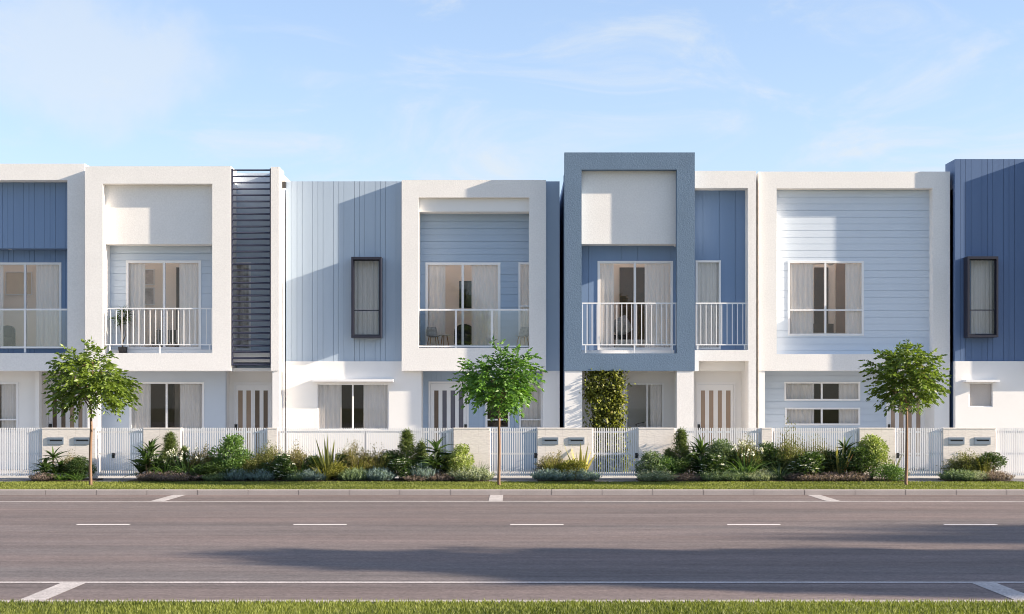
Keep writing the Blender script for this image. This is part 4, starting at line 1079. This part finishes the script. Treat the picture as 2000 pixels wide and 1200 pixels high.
for a in [
 # bed at the left letterbox wall
 ('drac',100,876,58,MI,'dark dragon plant at the left edge of the bed under the leftmost letterboxes'),
 ('olive',138,880,46,BA,'olive feathery shrub behind the clipped ball under the leftmost letterboxes'),
 ('ball',157,893,52,MI,'dark clipped ball shrub touching the left street tree trunk'),
 ('gstrap',120,916,52,FR,'low bright strap leaves at the foot of the leftmost dragon plant'),
 ('gstrap',150,916,50,FR,'low bright strap leaves in front of the ball by the left tree trunk'),
 ('purple',84,922,46,FR,'purple ground cover at the far left corner of the bed'),
 # long middle bed
 ('drac',288,862,66,MI,'dark dragon plant beside the left gate with the handle'),
 ('pine',332,849,44,BA,'tall dwarf conifer against the second cream block wall'),
 ('pinel',360,878,30,BA,'small conifer lump at the right foot of the tall left conifer'),
 ('agap',322,892,66,MI,'white flowering lily clump in front of the left conifer'),
 ('agap',366,888,66,MI,'white flowering lily clump right of the left conifer'),
 ('purple',300,921,52,FR,'purple ground cover in front of the dragon plant by the left gate'),
 ('purple',350,921,82,FR,'broad purple ground cover in front of the two white lilies'),
 ('olive',395,866,58,BA,'olive brown shrub between the right lily and the bright leafy shrub'),
 ('bright',452,850,66,MI+.1,'tall bright green leafy shrub in front of the picket fence by the louvre house'),
 ('ball',415,905,66,FR+.1,'low clipped dark shrub left of the blue ground covers'),
 ('olive2',497,882,58,MI,'rounded olive shrub right of the bright green shrub'),
 ('olive2',528,860,60,BA,'taller olive shrub in front of the slim cream pier'),
 ('blue',464,917,54,FR,'blue grey ground cover at the foot of the bright green shrub'),
 ('blue',512,917,56,FR,'blue grey ground cover left of the first white gardenia'),
 ('garden',546,892,52,FR+.1,'white flowering shrub between the slim pier and the dark flax'),
 ('olive',575,862,54,BA,'feathery olive shrub right of the slim cream pier'),
 ('strap',588,884,56,MI,'dark strap leaf clump left of the dark flax'),
 ('gcover',575,920,40,FR,'dark ground cover right of the left white gardenia'),
 ('blue',610,918,46,FR,'blue grey ground cover at the left foot of the dark flax'),
 ('flaxg',640,853,70,MI,'tall dark bronze flax below the hooded window'),
 ('tuft',636,898,50,FR,'yellow grass tuft in front of the tall dark flax'),
 ('yball',662,905,50,FR+.08,'yellow green rounded shrub right of the yellow tuft'),
 ('olive',692,858,62,BA,'feathery olive shrub right of the tall dark flax'),
 ('olive',742,868,62,BA,'feathery olive shrub left of the middle conifer'),
 ('tuft',702,898,34,MI,'small yellow grass tuft left of the blue mounds below the long fence'),
 ('tuft',738,898,34,MI,'small yellow grass tuft behind the blue mounds below the long fence'),
 ('olive2',718,884,52,BA,'low dark olive shrub between the two feathery shrubs'),
 ('gcover',695,915,50,FR,'grey green ground cover right of the yellow rounded shrub'),
 ('blue',740,915,54,FR,'blue grey ground cover left of the middle gardenia'),
 ('pine',795,845,50,BA,'tall dwarf conifer below the white framed glass balcony'),
 ('pinel',823,870,36,BA,'small conifer lump right of the middle conifer'),
 ('garden',784,900,50,FR+.05,'white flowering shrub at the foot of the middle conifer'),
 ('drac',848,857,68,MI,'dark dragon plant right of the middle conifer'),
 ('blue',826,905,54,FR+.15,'blue grey ground cover under the middle dragon plant'),
 ('lime',898,868,54,MI,'pale lime shrub against the wall left of the middle gate'),
 ('purple',815,925,52,FR,'purple ground cover right of the middle gardenia'),
 ('purple',862,925,56,FR,'purple ground cover in front of the middle dragon plant'),
 ('silver',916,911,76,FR,'silver green ground cover at the right end of the long bed'),
 ('gtuft',936,898,40,MI,'thin grass tuft right of the lime shrub'),
 ('olive2',424,878,50,BA,'dim olive shrub behind the low clipped shrub left of the bright leafy shrub'),
 ('dgreen',478,890,46,BA,'dark leafy shrub filling the gap right of the bright leafy shrub'),
 ('dgreen',612,892,44,BA,'dark leafy shrub between the strap leaf clump and the dark flax'),
 ('dgreen',670,886,48,BA,'dark leafy shrub behind the yellow green rounded shrub'),
 ('dgreen',766,882,46,BA,'dark leafy shrub left of the middle conifer'),
 ('dgreen',874,888,46,BA,'dark leafy shrub between the middle dragon plant and the lime shrub'),
 ('gcover',425,922,50,FR,'grey green ground cover right of the broad purple ground cover'),
 ('olive2',645,905,44,BA,'low olive shrub behind the yellow grass tuft'),
 # bed at the middle letterbox wall
 ('olive',1080,878,58,BA,'feathery grey olive shrub under the left middle letterbox'),
 ('tuft',1078,896,34,MI,'yellow grass tuft in front of the shrub under the middle letterboxes'),
 ('flaxy',1133,868,60,BA,'yellow striped flax under the right middle letterbox'),
 ('yball',1119,900,54,MI-.1,'yellow green ball shrub at the foot of the striped flax'),
 ('blue',1072,917,52,FR,'blue grey ground cover at the left of the middle letterbox bed'),
 ('blue',1126,917,66,FR,'blue grey ground cover in front of the yellow ball shrub'),
 # right bed
 ('grey',1276,884,60,MI,'grey green shrub in front of the wall beside the vine gate'),
 ('pine',1331,843,46,BA,'tall dwarf conifer at the left end of the portal fence'),
 ('pinel',1306,882,34,BA,'small conifer lump left of the right hand conifer'),
 ('silver',1283,916,78,FR,'silver green ground cover at the left end of the right bed'),
 ('purple',1345,924,50,FR,'purple ground cover below the right hand conifer'),
 ('dgreen',1334,896,50,MI,'dark leafy shrub below the right hand conifer'),
 ('drac',1374,858,58,MI+.1,'dark dragon plant in front of the portal entry fence'),
 ('grey',1408,864,62,BA,'grey green shrub right of the dragon plant at the portal entry'),
 ('garden',1390,893,58,MI-.1,'white flowering shrub in front of the portal entry dragon plant'),
 ('gcover',1392,917,56,FR,'grey green ground cover below the portal entry gardenia'),
 ('olive2',1459,846,58,BA,'round olive shrub in front of the right slim pier'),
 ('agap',1456,876,76,MI-.1,'white flowering lily clump below the round olive shrub'),
 ('gcover',1440,918,56,FR,'grey green ground cover in front of the right lily clump'),
 ('silver',1487,918,56,FR,'dark silver ground cover right of the right lily clump'),
 ('dgreen',1501,866,54,BA,'dark leafy shrub right of the slim pier by the ice blue house'),
 ('gtuft',1522,905,60,FR+.1,'fine green grass tuft left of the long purple ground cover'),
 ('olive2',1541,848,66,BA,'tall olive shrub against the picket fence below the low windows'),
 ('olive2',1594,864,62,BA,'broad olive shrub in the middle of the fence below the low windows'),
 ('garden',1585,890,66,MI-.1,'white flowering shrub left of the yellow flax'),
 ('flaxy',1640,872,54,MI-.05,'yellow flax left of the lime shrub in the right bed'),
 ('drac',1648,856,54,BA,'dark dragon plant behind the yellow flax'),
 ('strap',1672,868,46,BA,'dark strap leaf clump between the flax and the lime shrub'),
 ('lime',1702,852,54,MI+.1,'tall lime shrub against the wall left of the right street tree'),
 ('dgreen',1678,876,66,MI-.1,'dark rounded shrub in front of the lime shrub'),
 ('purple',1568,922,62,FR,'purple ground cover below the right gardenia'),
 ('purple',1618,922,62,FR,'purple ground cover in front of the yellow flax'),
 ('purple',1668,922,60,FR,'purple ground cover in front of the dark rounded shrub'),
 ('mound',1734,911,66,FR,'low green mound at the right end of the right bed'),
 ('btuft',1741,884,44,MI,'bronze grass tuft left of the right street tree'),
 ('dgreen',1428,880,50,BA,'dark leafy shrub left of the round olive shrub'),
 ('dgreen',1478,888,46,BA,'dark leafy shrub behind the right lily clump'),
 ('olive2',1568,870,52,BA,'olive shrub behind the right gardenia'),
 ('dgreen',1618,880,50,BA,'dark leafy shrub between the gardenia and the yellow flax'),
 ('mound',1300,900,56,MI,'low green mound between the grey green shrub and the right hand conifer'),
 # bed at the right letterbox wall
 ('olive2',1888,876,72,BA-.05,'olive shrub under the letterboxes of the navy house'),
 ('dgreen',1936,886,52,MI,'green rounded shrub at the right of the navy house bed'),
 ('tuft',1923,888,34,MI-.1,'yellow grass tuft between the two shrubs of the navy house bed'),
 ('gcover',1872,917,52,FR,'grey green ground cover at the left of the navy house bed'),
 ('silver',1908,919,50,FR,'silver green ground cover in the middle of the navy house bed'),
 ('purple',1946,920,50,FR,'purple ground cover at the right corner of the navy house bed'),
 # behind the fence
 ('olive2',1543,817,60,36.5,'round olive shrub showing over the fence below the low windows'),
 ('olive2',1596,836,58,36.5,'olive shrub behind the pickets below the low windows'),
]: plant(*a)

# ------------------------------------------------------------------ trees
def branch_mesh(pts, rads): pass
def make_crown(seed, m, c, rx, rz, nspray, leaflets=9, L=.118, W=.052, rach=.31, low=0.0):
    lv = Leaves(seed); r = lv.r; tips = []
    C = np.array(c)
    # uneven outline: the crown is a set of lobes around the limbs
    lobes = []
    for i in range(13):
        a = i*2.4 + r.random(); e = r.uniform(-1.0, 1.2); q = r.uniform(.42, .70)
        lobes.append(C + np.array([math.cos(a)*math.cos(e)*rx*q, math.sin(a)*math.cos(e)*rx*q, math.sin(e)*rz*q]))
    lobes.append(C + np.array([0, 0, rz*.5])); lobes = np.array(lobes); ltint = r.normal(0, .12, len(lobes))
    for i in range(nspray):
        k = r.integers(0, len(lobes)); d = rdir(r, 1)[0]; q = r.uniform(.25, 1.0)**.5
        p = lobes[k] + d*np.array([rx, rx, rz])*.42*q
        o = p - (C - np.array([0, 0, rz*.5])); o = o/np.linalg.norm(o)
        dr = o*np.array([1, 1, .6]) + rdir(r, 1)[0]*.45 + np.array([0, 0, -.12]); dr /= np.linalg.norm(dr)
        ln = rach*r.uniform(.7, 1.2); t = np.linspace(.15, 1, (leaflets+1)//2)
        bend = np.array([0, 0, -1.0])
        B = p + np.outer(t*ln, dr) + np.outer((t**2)*ln*.35, bend)
        sdv = np.cross(dr, [0, 0, 1.0]); sdv /= max(np.linalg.norm(sdv), 1e-3); n_ = len(t)
        tint = np.clip(.45 + ltint[k] + r.normal(0, .17, n_), 0, 1)
        for sg in (-1, 1):
            D = sdv*sg*.9 + dr*.65 + np.array([0, 0, -.25]) + r.normal(0, .18, (n_, 3))
            lv.add(B, D, L*r.uniform(.75, 1.15, n_), W*r.uniform(.8, 1.15, n_), tint, .15, .12)
        lv.add(B[-1:], (dr + bend*.5)[None, :], L*1.1, W, tint[-1:], .15)
        if i % 9 == 0: tips.append(p)
    return lv, tips
def make_tree_meshes(seed, m, trunk_h, rx, rz, nspray, tr=.042, **kw):
    c = (0, 0, trunk_h + rz*.92)
    lv, tips = make_crown(seed, m, c, rx, rz, nspray, **kw)
    rr = random.Random(seed); mb = MB()
    ks = [0, .04, .25, .5, .75, 1.0]
    mb.tube([(rr.gauss(0,.008) if 0 < k < 1 else 0, rr.gauss(0,.008) if 0 < k < 1 else 0, trunk_h*k-.02) for k in ks], [tr*1.25, tr*1.05, tr, tr*.95, tr*.85, tr*.8], 12)
    br = MB()
    limbs = []
    for i in range(7):
        a = i*2.4; q = rx*.55; e = Vector((math.cos(a)*q, math.sin(a)*q, c[2] + rz*rr.uniform(-.25, .45))); s0 = Vector((0, 0, trunk_h-.05+.03*i))
        mid = s0.lerp(e, .5) + Vector((0, 0, -.05*rz)); br.tube([s0, mid, e], [tr*.5, tr*.33, tr*.15], 6); limbs += [mid, e]
    for t in tips:
        t = Vector(t); b = min(limbs, key=lambda q: (q-t).length); br.tube([b, b.lerp(t, .5)+Vector((0,0,.02)), t], [tr*.14, tr*.1, tr*.05], 4)
    crown = lv.mesh('crown', m)
    return [('trunk', mb.data('trunk', BARK, smooth=True)), ('branches', br.data('branches', BARK, smooth=True)), ('crown', crown)]
def tree(parts, loc, rot, sc, label, group):
    o = empty('street_tree' if group == 'street trees' else 'large_tree', loc, label, 'tree', group); o.rotation_euler.z = rot; o.scale = sc
    for nm, me in parts:
        q = bpy.data.objects.new(nm, me); col.objects.link(q); q.parent = o
dT = 33.1
tA = make_tree_meshes(3, LM['tree_a'], 1.66, .84, .71, 470, .036)
tB = make_tree_meshes(3, LM['tree_b'], 1.66, .84, .71, 470, .036)
tC = make_tree_meshes(8, LM['tree_a'], 1.66, .84, .71, 460, .036)
tree(tA, (X(177, dT), dT, 0), .3, (.98, .98, 1.0), 'young street tree with pale trunk before the louvre screen house', 'street trees')
tree(tB, (X(975, dT), dT, 0), 1.9, (.92, .92, 1), 'young street tree with brighter green crown in the middle of the verge', 'street trees')
tree(tC, (X(1771, dT), dT, 0), .9, (.92, .92, 1.0), 'young street tree on the right before the ice blue house', 'street trees')

# climbing vine on its wire trellis in the porch of the slate box house
def vine():
    d = B4 + .16; xa, xb = X(1150, d), X(1219, d); zt = Z(722, d)
    o = empty('climbing_vine', ((xa+xb)/2, d, 0), 'climbing vine on a wire trellis under the slate blue box', 'vine'); lv = Leaves(77); r = lv.r
    mb = MB()
    for i in range(5):
        x = xa + (xb-xa)*(i+.5)/5 + r.normal(0, .02); pts = [(x + .07*math.sin(z*2.2+i*2)*1.0, d + .02*math.cos(z*3+i), z) for z in np.linspace(0, zt-.05, 12)]; mb.tube(pts, [.012-.0007*k for k in range(12)], 5)
    mb.build('stems', STEM, o)
    w = MB()
    for x in (xa, (xa+xb)/2, xb): w.tube([(x, d+.05, 0), (x, d+.05, zt)], .005, 5)
    w.build('trellis', PICKET, o)
    n = 6300; cl = np.stack([r.uniform(xa-.02, xb+.02, 90), np.full(90, d), r.uniform(.05, zt-.06, 90)], 1); k = r.integers(0, 90, n)
    wz = .86 + .2*np.sin(cl[:, 2]*3.1+.6) - .2*np.clip(cl[:, 2]-2.2, 0, 1); cl[:, 0] = (xa+xb)/2 + (cl[:, 0]-(xa+xb)/2)*np.clip(wz, .62, 1.1); cs = r.uniform(.6, 1.5, 90)
    P = cl[k] + r.normal(0, 1, (n, 3))*np.array([.10, .085, .11])*cs[k][:, None]; P[:, 2] = np.clip(P[:, 2], .03, zt-.02)
    D = rdir(r, n)*.7 + np.array([0, -.5, -.35]); P -= np.array([(xa+xb)/2, d, 0])
    lv.add(P, D, r.uniform(.06, .105, n), r.uniform(.05, .085, n), np.clip(r.normal(.4, .22, n)+(r.random(90)[k]-.5)*.3, 0, 1), .2)
    q = bpy.data.objects.new('foliage', lv.mesh('foliage', LM['vine'])); col.objects.link(q); q.parent = o
vine()

# big trees outside the frame: they shade the road and show in the window glass
big = make_tree_meshes(31, LM['tree_a'], 4.6, 2.5, 3.7, 2600, tr=.17, leaflets=9, L=.36, W=.19, rach=.62)
for i, (x, y, s, sz, rot, lab) in enumerate([
 (30.5, 13.45, .84, 1.0, .4, 'large roadside tree on the near verge beyond the right edge'),
 (40.5, 13.3, .92, 1.12, 2.2, 'second roadside tree beyond the right edge of the frame'),
 (62.0, 13.4, .8, 1.72, 4.2, 'tall slim roadside tree far beyond the right edge'),
 (70.0, 13.5, .75, 1.92, 5.0, 'tallest slim roadside tree far beyond the right edge'),
 (-5.0, -22, 1.3, .85, 1.0, 'broad tree behind the viewer, reflected in the balcony glass'),
 (6.5, -25, 1.2, .8, 3.0, 'second broad tree behind the viewer on the near side'),
]): tree(big, (x, y, -.02), rot, (s, s, sz), lab, 'large trees outside the frame')

# ------------------------------------------------------------------ lawns
def lawn(name, xa, xb, ya, yb, n, L, W, seed, label, z=-.012):
    lv = Leaves(seed); r = lv.r
    P = np.stack([r.uniform(xa, xb, n), r.uniform(ya, yb, n), np.full(n, z)], 1)
    D = r.normal(0, .42, (n, 3)); D[:, 2] = 1
    patch = .5 + .22*np.sin(P[:, 0]*.9+1.3*np.sin(P[:, 1]*2.1))*np.cos(P[:, 1]*1.7+P[:, 0]*.35)
    lv.add(P, D, L*r.uniform(.55, 1.15, n), W, np.clip(patch + r.normal(0, .22, n), 0, 1), .1)
    o = bpy.data.objects.new(name, lv.mesh(name, GRASSM)); col.objects.link(o)
    return tag(o, label, 'grass', kind='stuff')
GRASSM = leafmat('lawn_blade', (.05,.075,.013), (.185,.21,.045), rough=.6)
lawn('grass', -14.5, 14.5, KF1+.01, VERGE_B-.01, 120000, .045, .012, 1, 'short mown grass on the far verge under the street trees')
lawn('grass', -7.5, 7.5, 12.3, KN0-.005, 80000, .052, .008, 2, 'bright short grass along the near kerb at the bottom edge')

# ------------------------------------------------------------------ things on the balconies and in the rooms
def relocate(o): return o
def pot_plant():
    d = B2 + .42; zf = Z(690, B2) + .004; x = X(240, d)
    o = empty('potted_plant', (x, d, zf), 'small branching pot plant with dark tufted heads on the white bar balcony', 'pot plant')
    s = d/F; mb = MB(); mb.lathe((x, d, zf), [(.085,0),(.105,.02),(.12,.16),(.125,.165),(.11,.165),(.105,.14)], 18); mb.build('pot', POT, o, True)
    mb = MB(); zt = Z(640, d)
    mb.tube([(x,d,zf+.13),(x-.01,d,zf+.3),(x-.07,d,Z(632,d))], [.02,.017,.013], 7); mb.tube([(x,d,zf+.28),(x+.06,d,zf+.45),(x+.05,d,Z(625,d))], [.016,.014,.012], 7)
    mb.tube([(x-.01,d,zf+.3),(x+.01,d,zf+.6),(x-.0,d,Z(612,d))], [.014,.012,.01], 7); mb.build('stem', STEM, o, True)
    lv = Leaves(5); r = lv.r
    for hx, py in ((-.07,632),(.05,625),(.0,610),(-.15,622),(.12,617)):
        n = 44; b = r.random(n)*6.283; e = r.uniform(-.6, 1.4, n); D = np.stack([np.cos(b)*np.cos(e), np.sin(b)*np.cos(e), np.sin(e)], 1)
        lv.strap(np.tile([hx, 0, Z(py, d)-zf], (n, 1)), D, .25*r.uniform(.7, 1.1, n), .022, .9, np.clip(r.normal(.4, .25, n), 0, 1), 5)
    q = bpy.data.objects.new('foliage', lv.mesh('foliage', LM['dark'])); col.objects.link(q); q.parent = o
pot_plant()

def shell_chair(x, d, zf, rot, label, seatm=GREYFAB, legm=OAK, sc=1.0):
    o = empty('chair', (x, d, zf), label, 'chair', 'chairs'); mb = MB()
    # moulded shell: seat sweeping up into a curved back
    prof = [(-.20,.43),(-.12,.405),(.05,.40),(.15,.43),(.20,.52),(.225,.66),(.235,.78)]
    nw = 8; idx = []
    for (yy, zz) in prof:
        row = []
        for i in range(nw+1):
            u = -1 + 2*i/nw; w = .23*(1 - .25*max(0, (zz-.6)/.2)); bend = .07*u*u
            mb.v.append((x + u*w, d + yy - (bend if zz > .5 else 0), zf + zz + (.05*u*u if zz < .5 else 0))); row.append(len(mb.v)-1)
        idx.append(row)
    n0 = len(mb.v)
    for v in list(mb.v): mb.v.append((v[0], v[1]+.012, v[2]-.014))
    for a, b in zip(idx[:-1], idx[1:]):
        for i in range(nw):
            mb.f.append((a[i], a[i+1], b[i+1], b[i])); mb.f.append((a[i]+n0, b[i]+n0, b[i+1]+n0, a[i+1]+n0))
    for r_ in (idx[0], idx[-1]):
        for i in range(nw): mb.f.append((r_[i], r_[i+1], r_[i+1]+n0, r_[i]+n0))
    for a, b in zip(idx[:-1], idx[1:]):
        for i in (0, nw): mb.f.append((a[i], b[i], b[i]+n0, a[i]+n0))
    mb.build('seat', seatm, o, True)
    for sx in (-1, 1):
        for sy in (-1, 1):
            m2 = MB(); m2.tube([(x+sx*.13, d+sy*.10, zf+.40), (x+sx*.20, d+sy*.17, zf)], [.016, .010], 8); m2.build('leg', legm, o)
    o.rotation_euler.z = rot; o.scale = (sc, sc*.8, sc)
    return o
zf = Z(680, B3) + .006; dc = B3 + .34
shell_chair(X(846, dc), dc, zf, .5, 'grey shell chair with oak legs at the left of the glass balcony', sc=.72)
shell_chair(X(1021, dc), dc, zf, -.6, 'grey shell chair with oak legs at the right of the glass balcony', sc=.72)
def side_table(x, d, zf, label):
    o = empty('side_table', (x, d, zf), label, 'side table'); mb = MB()
    mb.lathe((x, d, zf+.33), [(.155,0),(.165,.008),(.165,.02),(.155,.025)], 24); mb.build('table_top', LINEN, o)
    for k in range(3):
        a = k*2.094+.4; m2 = MB(); m2.tube([(x+.07*math.cos(a), d+.07*math.sin(a), zf+.331), (x+.13*math.cos(a), d+.13*math.sin(a), zf)], [.014, .009], 8); m2.build('leg', OAK, o)
side_table(X(868, dc), dc, zf, 'small round balcony table beside the left shell chair')

def picture(px, d, label, art, fm):
    xa, xb, za, zb = R(*px, d); o = empty('picture', ((xa+xb)/2, d, za), label, 'picture', 'pictures on the room walls'); t = .025
    mb = MB(); mb.pane(xa, xb, za, zb, d-.025, d-.002, [(xa+t, xb-t, za+t, zb-t)]); mb.build('picture_frame', fm, o)
    boxpart('print', art, o, xa+t, xb-t, d-.012, d-.003, za+t, zb-t)
ART1 = mat('pale_art_print', (.72,.62,.5), .8, var=.06, vscale=3); ART2 = mat('grey_art_print', (.5,.46,.44), .8, var=.35, vscale=5)
picture((11, 531, 63, 577), D1w+.16+RD1, 'large pale picture on the back wall of the leftmost upstairs room', ART1, FRAME)
picture((281, 526, 302, 557), D2w+.16+RD2, 'upper of two small pictures behind the left balcony curtain', ART2, FRAME)
picture((281, 562, 302, 596), D2w+.16+RD2, 'lower of two small pictures behind the left balcony curtain', ART2, FRAME)
# television on the wall behind the glass balcony door
dtv = D3w+.16+RD3; xa, xb, za, zb = R(897, 549, 926, 602, dtv)
o = empty('television', ((xa+xb)/2, dtv, za), 'dark television on the wall behind the glass balcony door', 'television')
boxpart('screen', mat('dark_screen', (.012,.013,.015), .08, spec=.6), o, xa+.012, xb-.012, dtv-.045, dtv-.03, za+.012, zb-.012); boxpart('casing', BLACK, o, xa, xb, dtv-.0298, dtv-.002, za, zb)
# seats
def armchair(x, d, zf, w, h, label, m):
    o = empty('armchair', (x, d, zf), label, 'armchair', 'dark armchairs in the rooms'); mb = MB()
    mb.lathe((x, d, zf+.12), [(w*.42,0),(w*.5,.05),(w*.5,.25),(w*.42,.3)], 20); mb.build('seat', m, o, True)
    mb = MB(); n = 14; t = .06
    for i in range(n):
        a0, a1 = math.pi*(i/n), math.pi*((i+1)/n)
        for (a, b) in ((a0, a1),):
            hh = lambda q: zf + h*(.72+.28*math.sin(q))
            p = lambda q, rr: (x + rr*math.cos(q), d + .05 + rr*.8*math.sin(q))
            o0, o1, i0, i1 = p(a, w*.5+t), p(b, w*.5+t), p(a, w*.5+.004), p(b, w*.5+.004); z0 = zf+.15
            mb.quad((*o0, z0), (*o1, z0), (*o1, hh(b)), (*o0, hh(a))); mb.quad((*i1, z0), (*i0, z0), (*i0, hh(a)), (*i1, hh(b)))
            mb.quad((*o0, hh(a)), (*o1, hh(b)), (*i1, hh(b)), (*i0, hh(a)))
    mb.build('backrest', m, o, True)
    for sx in (-1, 1):
        for sy in (-1, 1):
            m2 = MB(); m2.tube([(x+sx*w*.3, d+sy*w*.3, zf+.13), (x+sx*w*.36, d+sy*w*.36, zf)], .014, 6); m2.build('leg', DARKWOOD, o)
armchair(X(9, D1w+.85), D1w+.85, Z(690, D1w)+.04, .42, .75, 'dark rounded armchair in the leftmost upstairs room', DARKFAB)
armchair(X(906, D3w+.8), D3w+.8, Z(684, D3w)+.04, .4, .7, 'dark rounded armchair behind the glass balcony door', DARKFAB)
def stripes():
    m = bpy.data.materials.new('striped_fabric'); m.use_nodes = True; nt = m.node_tree; L = nt.links.new; b = nt.nodes['Principled BSDF']; b.inputs['Roughness'].default_value = .9
    geo = nt.nodes.new('ShaderNodeNewGeometry'); w = nt.nodes.new('ShaderNodeTexWave'); w.inputs['Scale'].default_value = 3.2; w.bands_direction = 'X'
    L(geo.outputs['Position'], w.inputs['Vector']); cr = nt.nodes.new('ShaderNodeValToRGB'); cr.color_ramp.interpolation = 'CONSTANT'
    cr.color_ramp.elements[0].color = (.04,.035,.03,1); cr.color_ramp.elements[1].position = .62; cr.color_ramp.elements[1].color = (.75,.72,.7,1)
    L(w.outputs[0], cr.inputs[0]); L(cr.outputs[0], b.inputs['Base Color']); return m
STRF = stripes()
def bench(px0, px1, top, d, zf, label):
    xa, xb = X(px0, d), X(px1, d); zt = Z(top, d); o = empty('chair', ((xa+xb)/2, d, zf), label, 'chair', 'striped chairs in the louvre house')
    boxpart('seat', STRF, o, xa, xb, d-.36, d-.002, zf+.22, zf+.3); boxpart('backrest', STRF, o, xa, xb, d, d+.05, zf+.22, zt)
    for x in (xa+.02, xb-.02):
        for y in (d-.33, d-.03): boxpart('leg', DARKWOOD, o, x-.014, x+.014, y-.014, y+.014, zf, zf+.2195)
d = D2w+1.0; zf2 = Z(690, D2w+.16)+.0
bench(303, 318, 645, d, zf2, 'left striped chair behind the bar balcony door'); bench(323, 349, 645, d, zf2, 'right striped chair behind the bar balcony door')
# bed with cushion behind the balcony of the tall slate box
d0 = D4w + .35; zb4 = Z(694, D4w+.03)
xa, xb = X(1200, d0), X(1308, d0)
o = empty('bed', ((xa+xb)/2, d0, zb4), 'low bed with pale linen behind the slate box balcony door', 'bed', 'beds seen through the windows')
boxpart('bed_base', DARKFAB, o, xa, xb, d0, d0+1.2, zb4+.05, zb4+.22); boxpart('mattress', LINEN, o, xa+.02, xb-.02, d0+.02, d0+1.18, zb4+.2205, zb4+.42)
mb = MB(); cx, cy, cz = X(1214, d0+.15), d0+.16, zb4+.78
n = 10; R_ = Matrix.Rotation(math.radians(-28), 3, 'Y') @ Matrix.Rotation(math.radians(12), 3, 'X')
for j in range(n+1):
    for i in range(n+1):
        u, v = -1+2*i/n, -1+2*j/n; th = .085*(1-u**4)*(1-v**4)
        for s in (-1, 1):
            p = R_ @ Vector((u*.24*(1-.06*v*v), s*th, v*.24*(1-.06*u*u))); mb.v.append((cx+p.x, cy+p.y, cz+p.z))
for j in range(n):
    for i in range(n):
        q = lambda a, b, s: (b*(n+1)+a)*2+s
        mb.f.append((q(i,j,0), q(i+1,j,0), q(i+1,j+1,0), q(i,j+1,0))); mb.f.append((q(i,j,1), q(i,j+1,1), q(i+1,j+1,1), q(i+1,j,1)))
tag(mb.build('cushion', GREYFAB, None, True), 'mottled grey cushion tilted behind the slate box balcony door', 'cushion')
o = empty('stool', (X(1204, d0-.0), d0+.12, zb4), 'dark stool carrying the mottled cushion behind the balcony door', 'stool'); 
mb = MB(); mb.lathe((X(1210, d0+.15), d0+.16, zb4+.425), [(.16,0),(.17,.02),(.17,.1),(.15,.12)], 16); mb.build('stool_top', DARKFAB, o)
# kitchen tap and bench top
dk = G4+.30; xa, xb = X(1205, dk), X(1300, dk); zk = Z(838, dk)
o = empty('kitchen_bench', ((xa+xb)/2, dk, 0), 'pale kitchen bench below the ground window right of the vine', 'kitchen bench'); boxpart('bench_top', LINEN, o, xa, xb, dk-.1, dk+.5, zk-.04, zk); boxpart('cabinet', ROOMG, o, xa+.02, xb-.02, dk-.07, dk+.47, .0, zk-.0405)
x = X(1243, dk); o = empty('tap', (x, dk, zk), 'black kitchen tap in the ground window right of the vine', 'tap'); mb = MB()
mb.tube([(x, dk+.1, zk), (x, dk+.1, Z(829, dk))], .014, 10); mb.tube([(x-.0, dk+.1, Z(829, dk)), (x+.02, dk+.1, Z(828.5, dk)), (x+.21, dk+.1, Z(825, dk))], .010, 8); mb.tube([(x+.21, dk+.1, Z(825, dk)), (x+.215, dk+.1, Z(826.8, dk))], .012, 8); mb.build('spout', BLACK, o)
mb = MB(); mb.tube([(x+.03, dk+.1, zk), (x+.03, dk+.1, zk+.05), (x+.09, dk+.1, zk+.07)], .007, 6); mb.build('lever', BLACK, o)
# ceiling fan and bed behind the four pane window
d6 = D6+.21+.9; D6B = (X(1500, D6+.21), X(1760, D6+.21)); x = X(1622, d6); zc = Z(490, D6+.21)
o = empty('ceiling_fan', (x, d6, zc-.3), 'white ceiling fan behind the four pane window', 'ceiling fan')
mb = MB(); mb.tube([(x, d6, zc-.003), (x, d6, zc-.16)], .015, 8); mb.box(D6B[0], D6B[1], d6-.03, d6+.03, zc-.003, zc+.04); mb.lathe((x, d6, zc-.30), [(.05,0),(.1,.03),(.11,.09),(.05,.14)], 18); mb.build('motor', FRAME, o, True)
for k in range(3):
    a = .4+k*2.094; u = Vector((math.cos(a), math.sin(a), 0)); v = Vector((-u.y, u.x, .15)).normalized(); m2 = MB(); c = Vector((x, d6, zc-.24))+u*.37
    m2.obox(c, u*.26, v*.06, u.cross(v).normalized()*.006); m2.build('blade', FRAME, o)
zb6 = Z(690, D6+.21); dd = D6+.21+.6; xa, xb = X(1565, dd), X(1665, dd)
o = empty('bed', ((xa+xb)/2, dd, zb6), 'dark framed bed behind the four pane window', 'bed', 'beds seen through the windows')
boxpart('bed_base', DARKWOOD, o, xa, xb, dd, dd+.95, zb6+.1, zb6+.38); boxpart('mattress', LINEN, o, xa+.02, xb-.02, dd+.02, dd+.93, zb6+.3805, zb6+.56); boxpart('headboard', DARKWOOD, o, xa+.2, xb-.3, dd+.955, dd+1.0, zb6, zb6+.85)
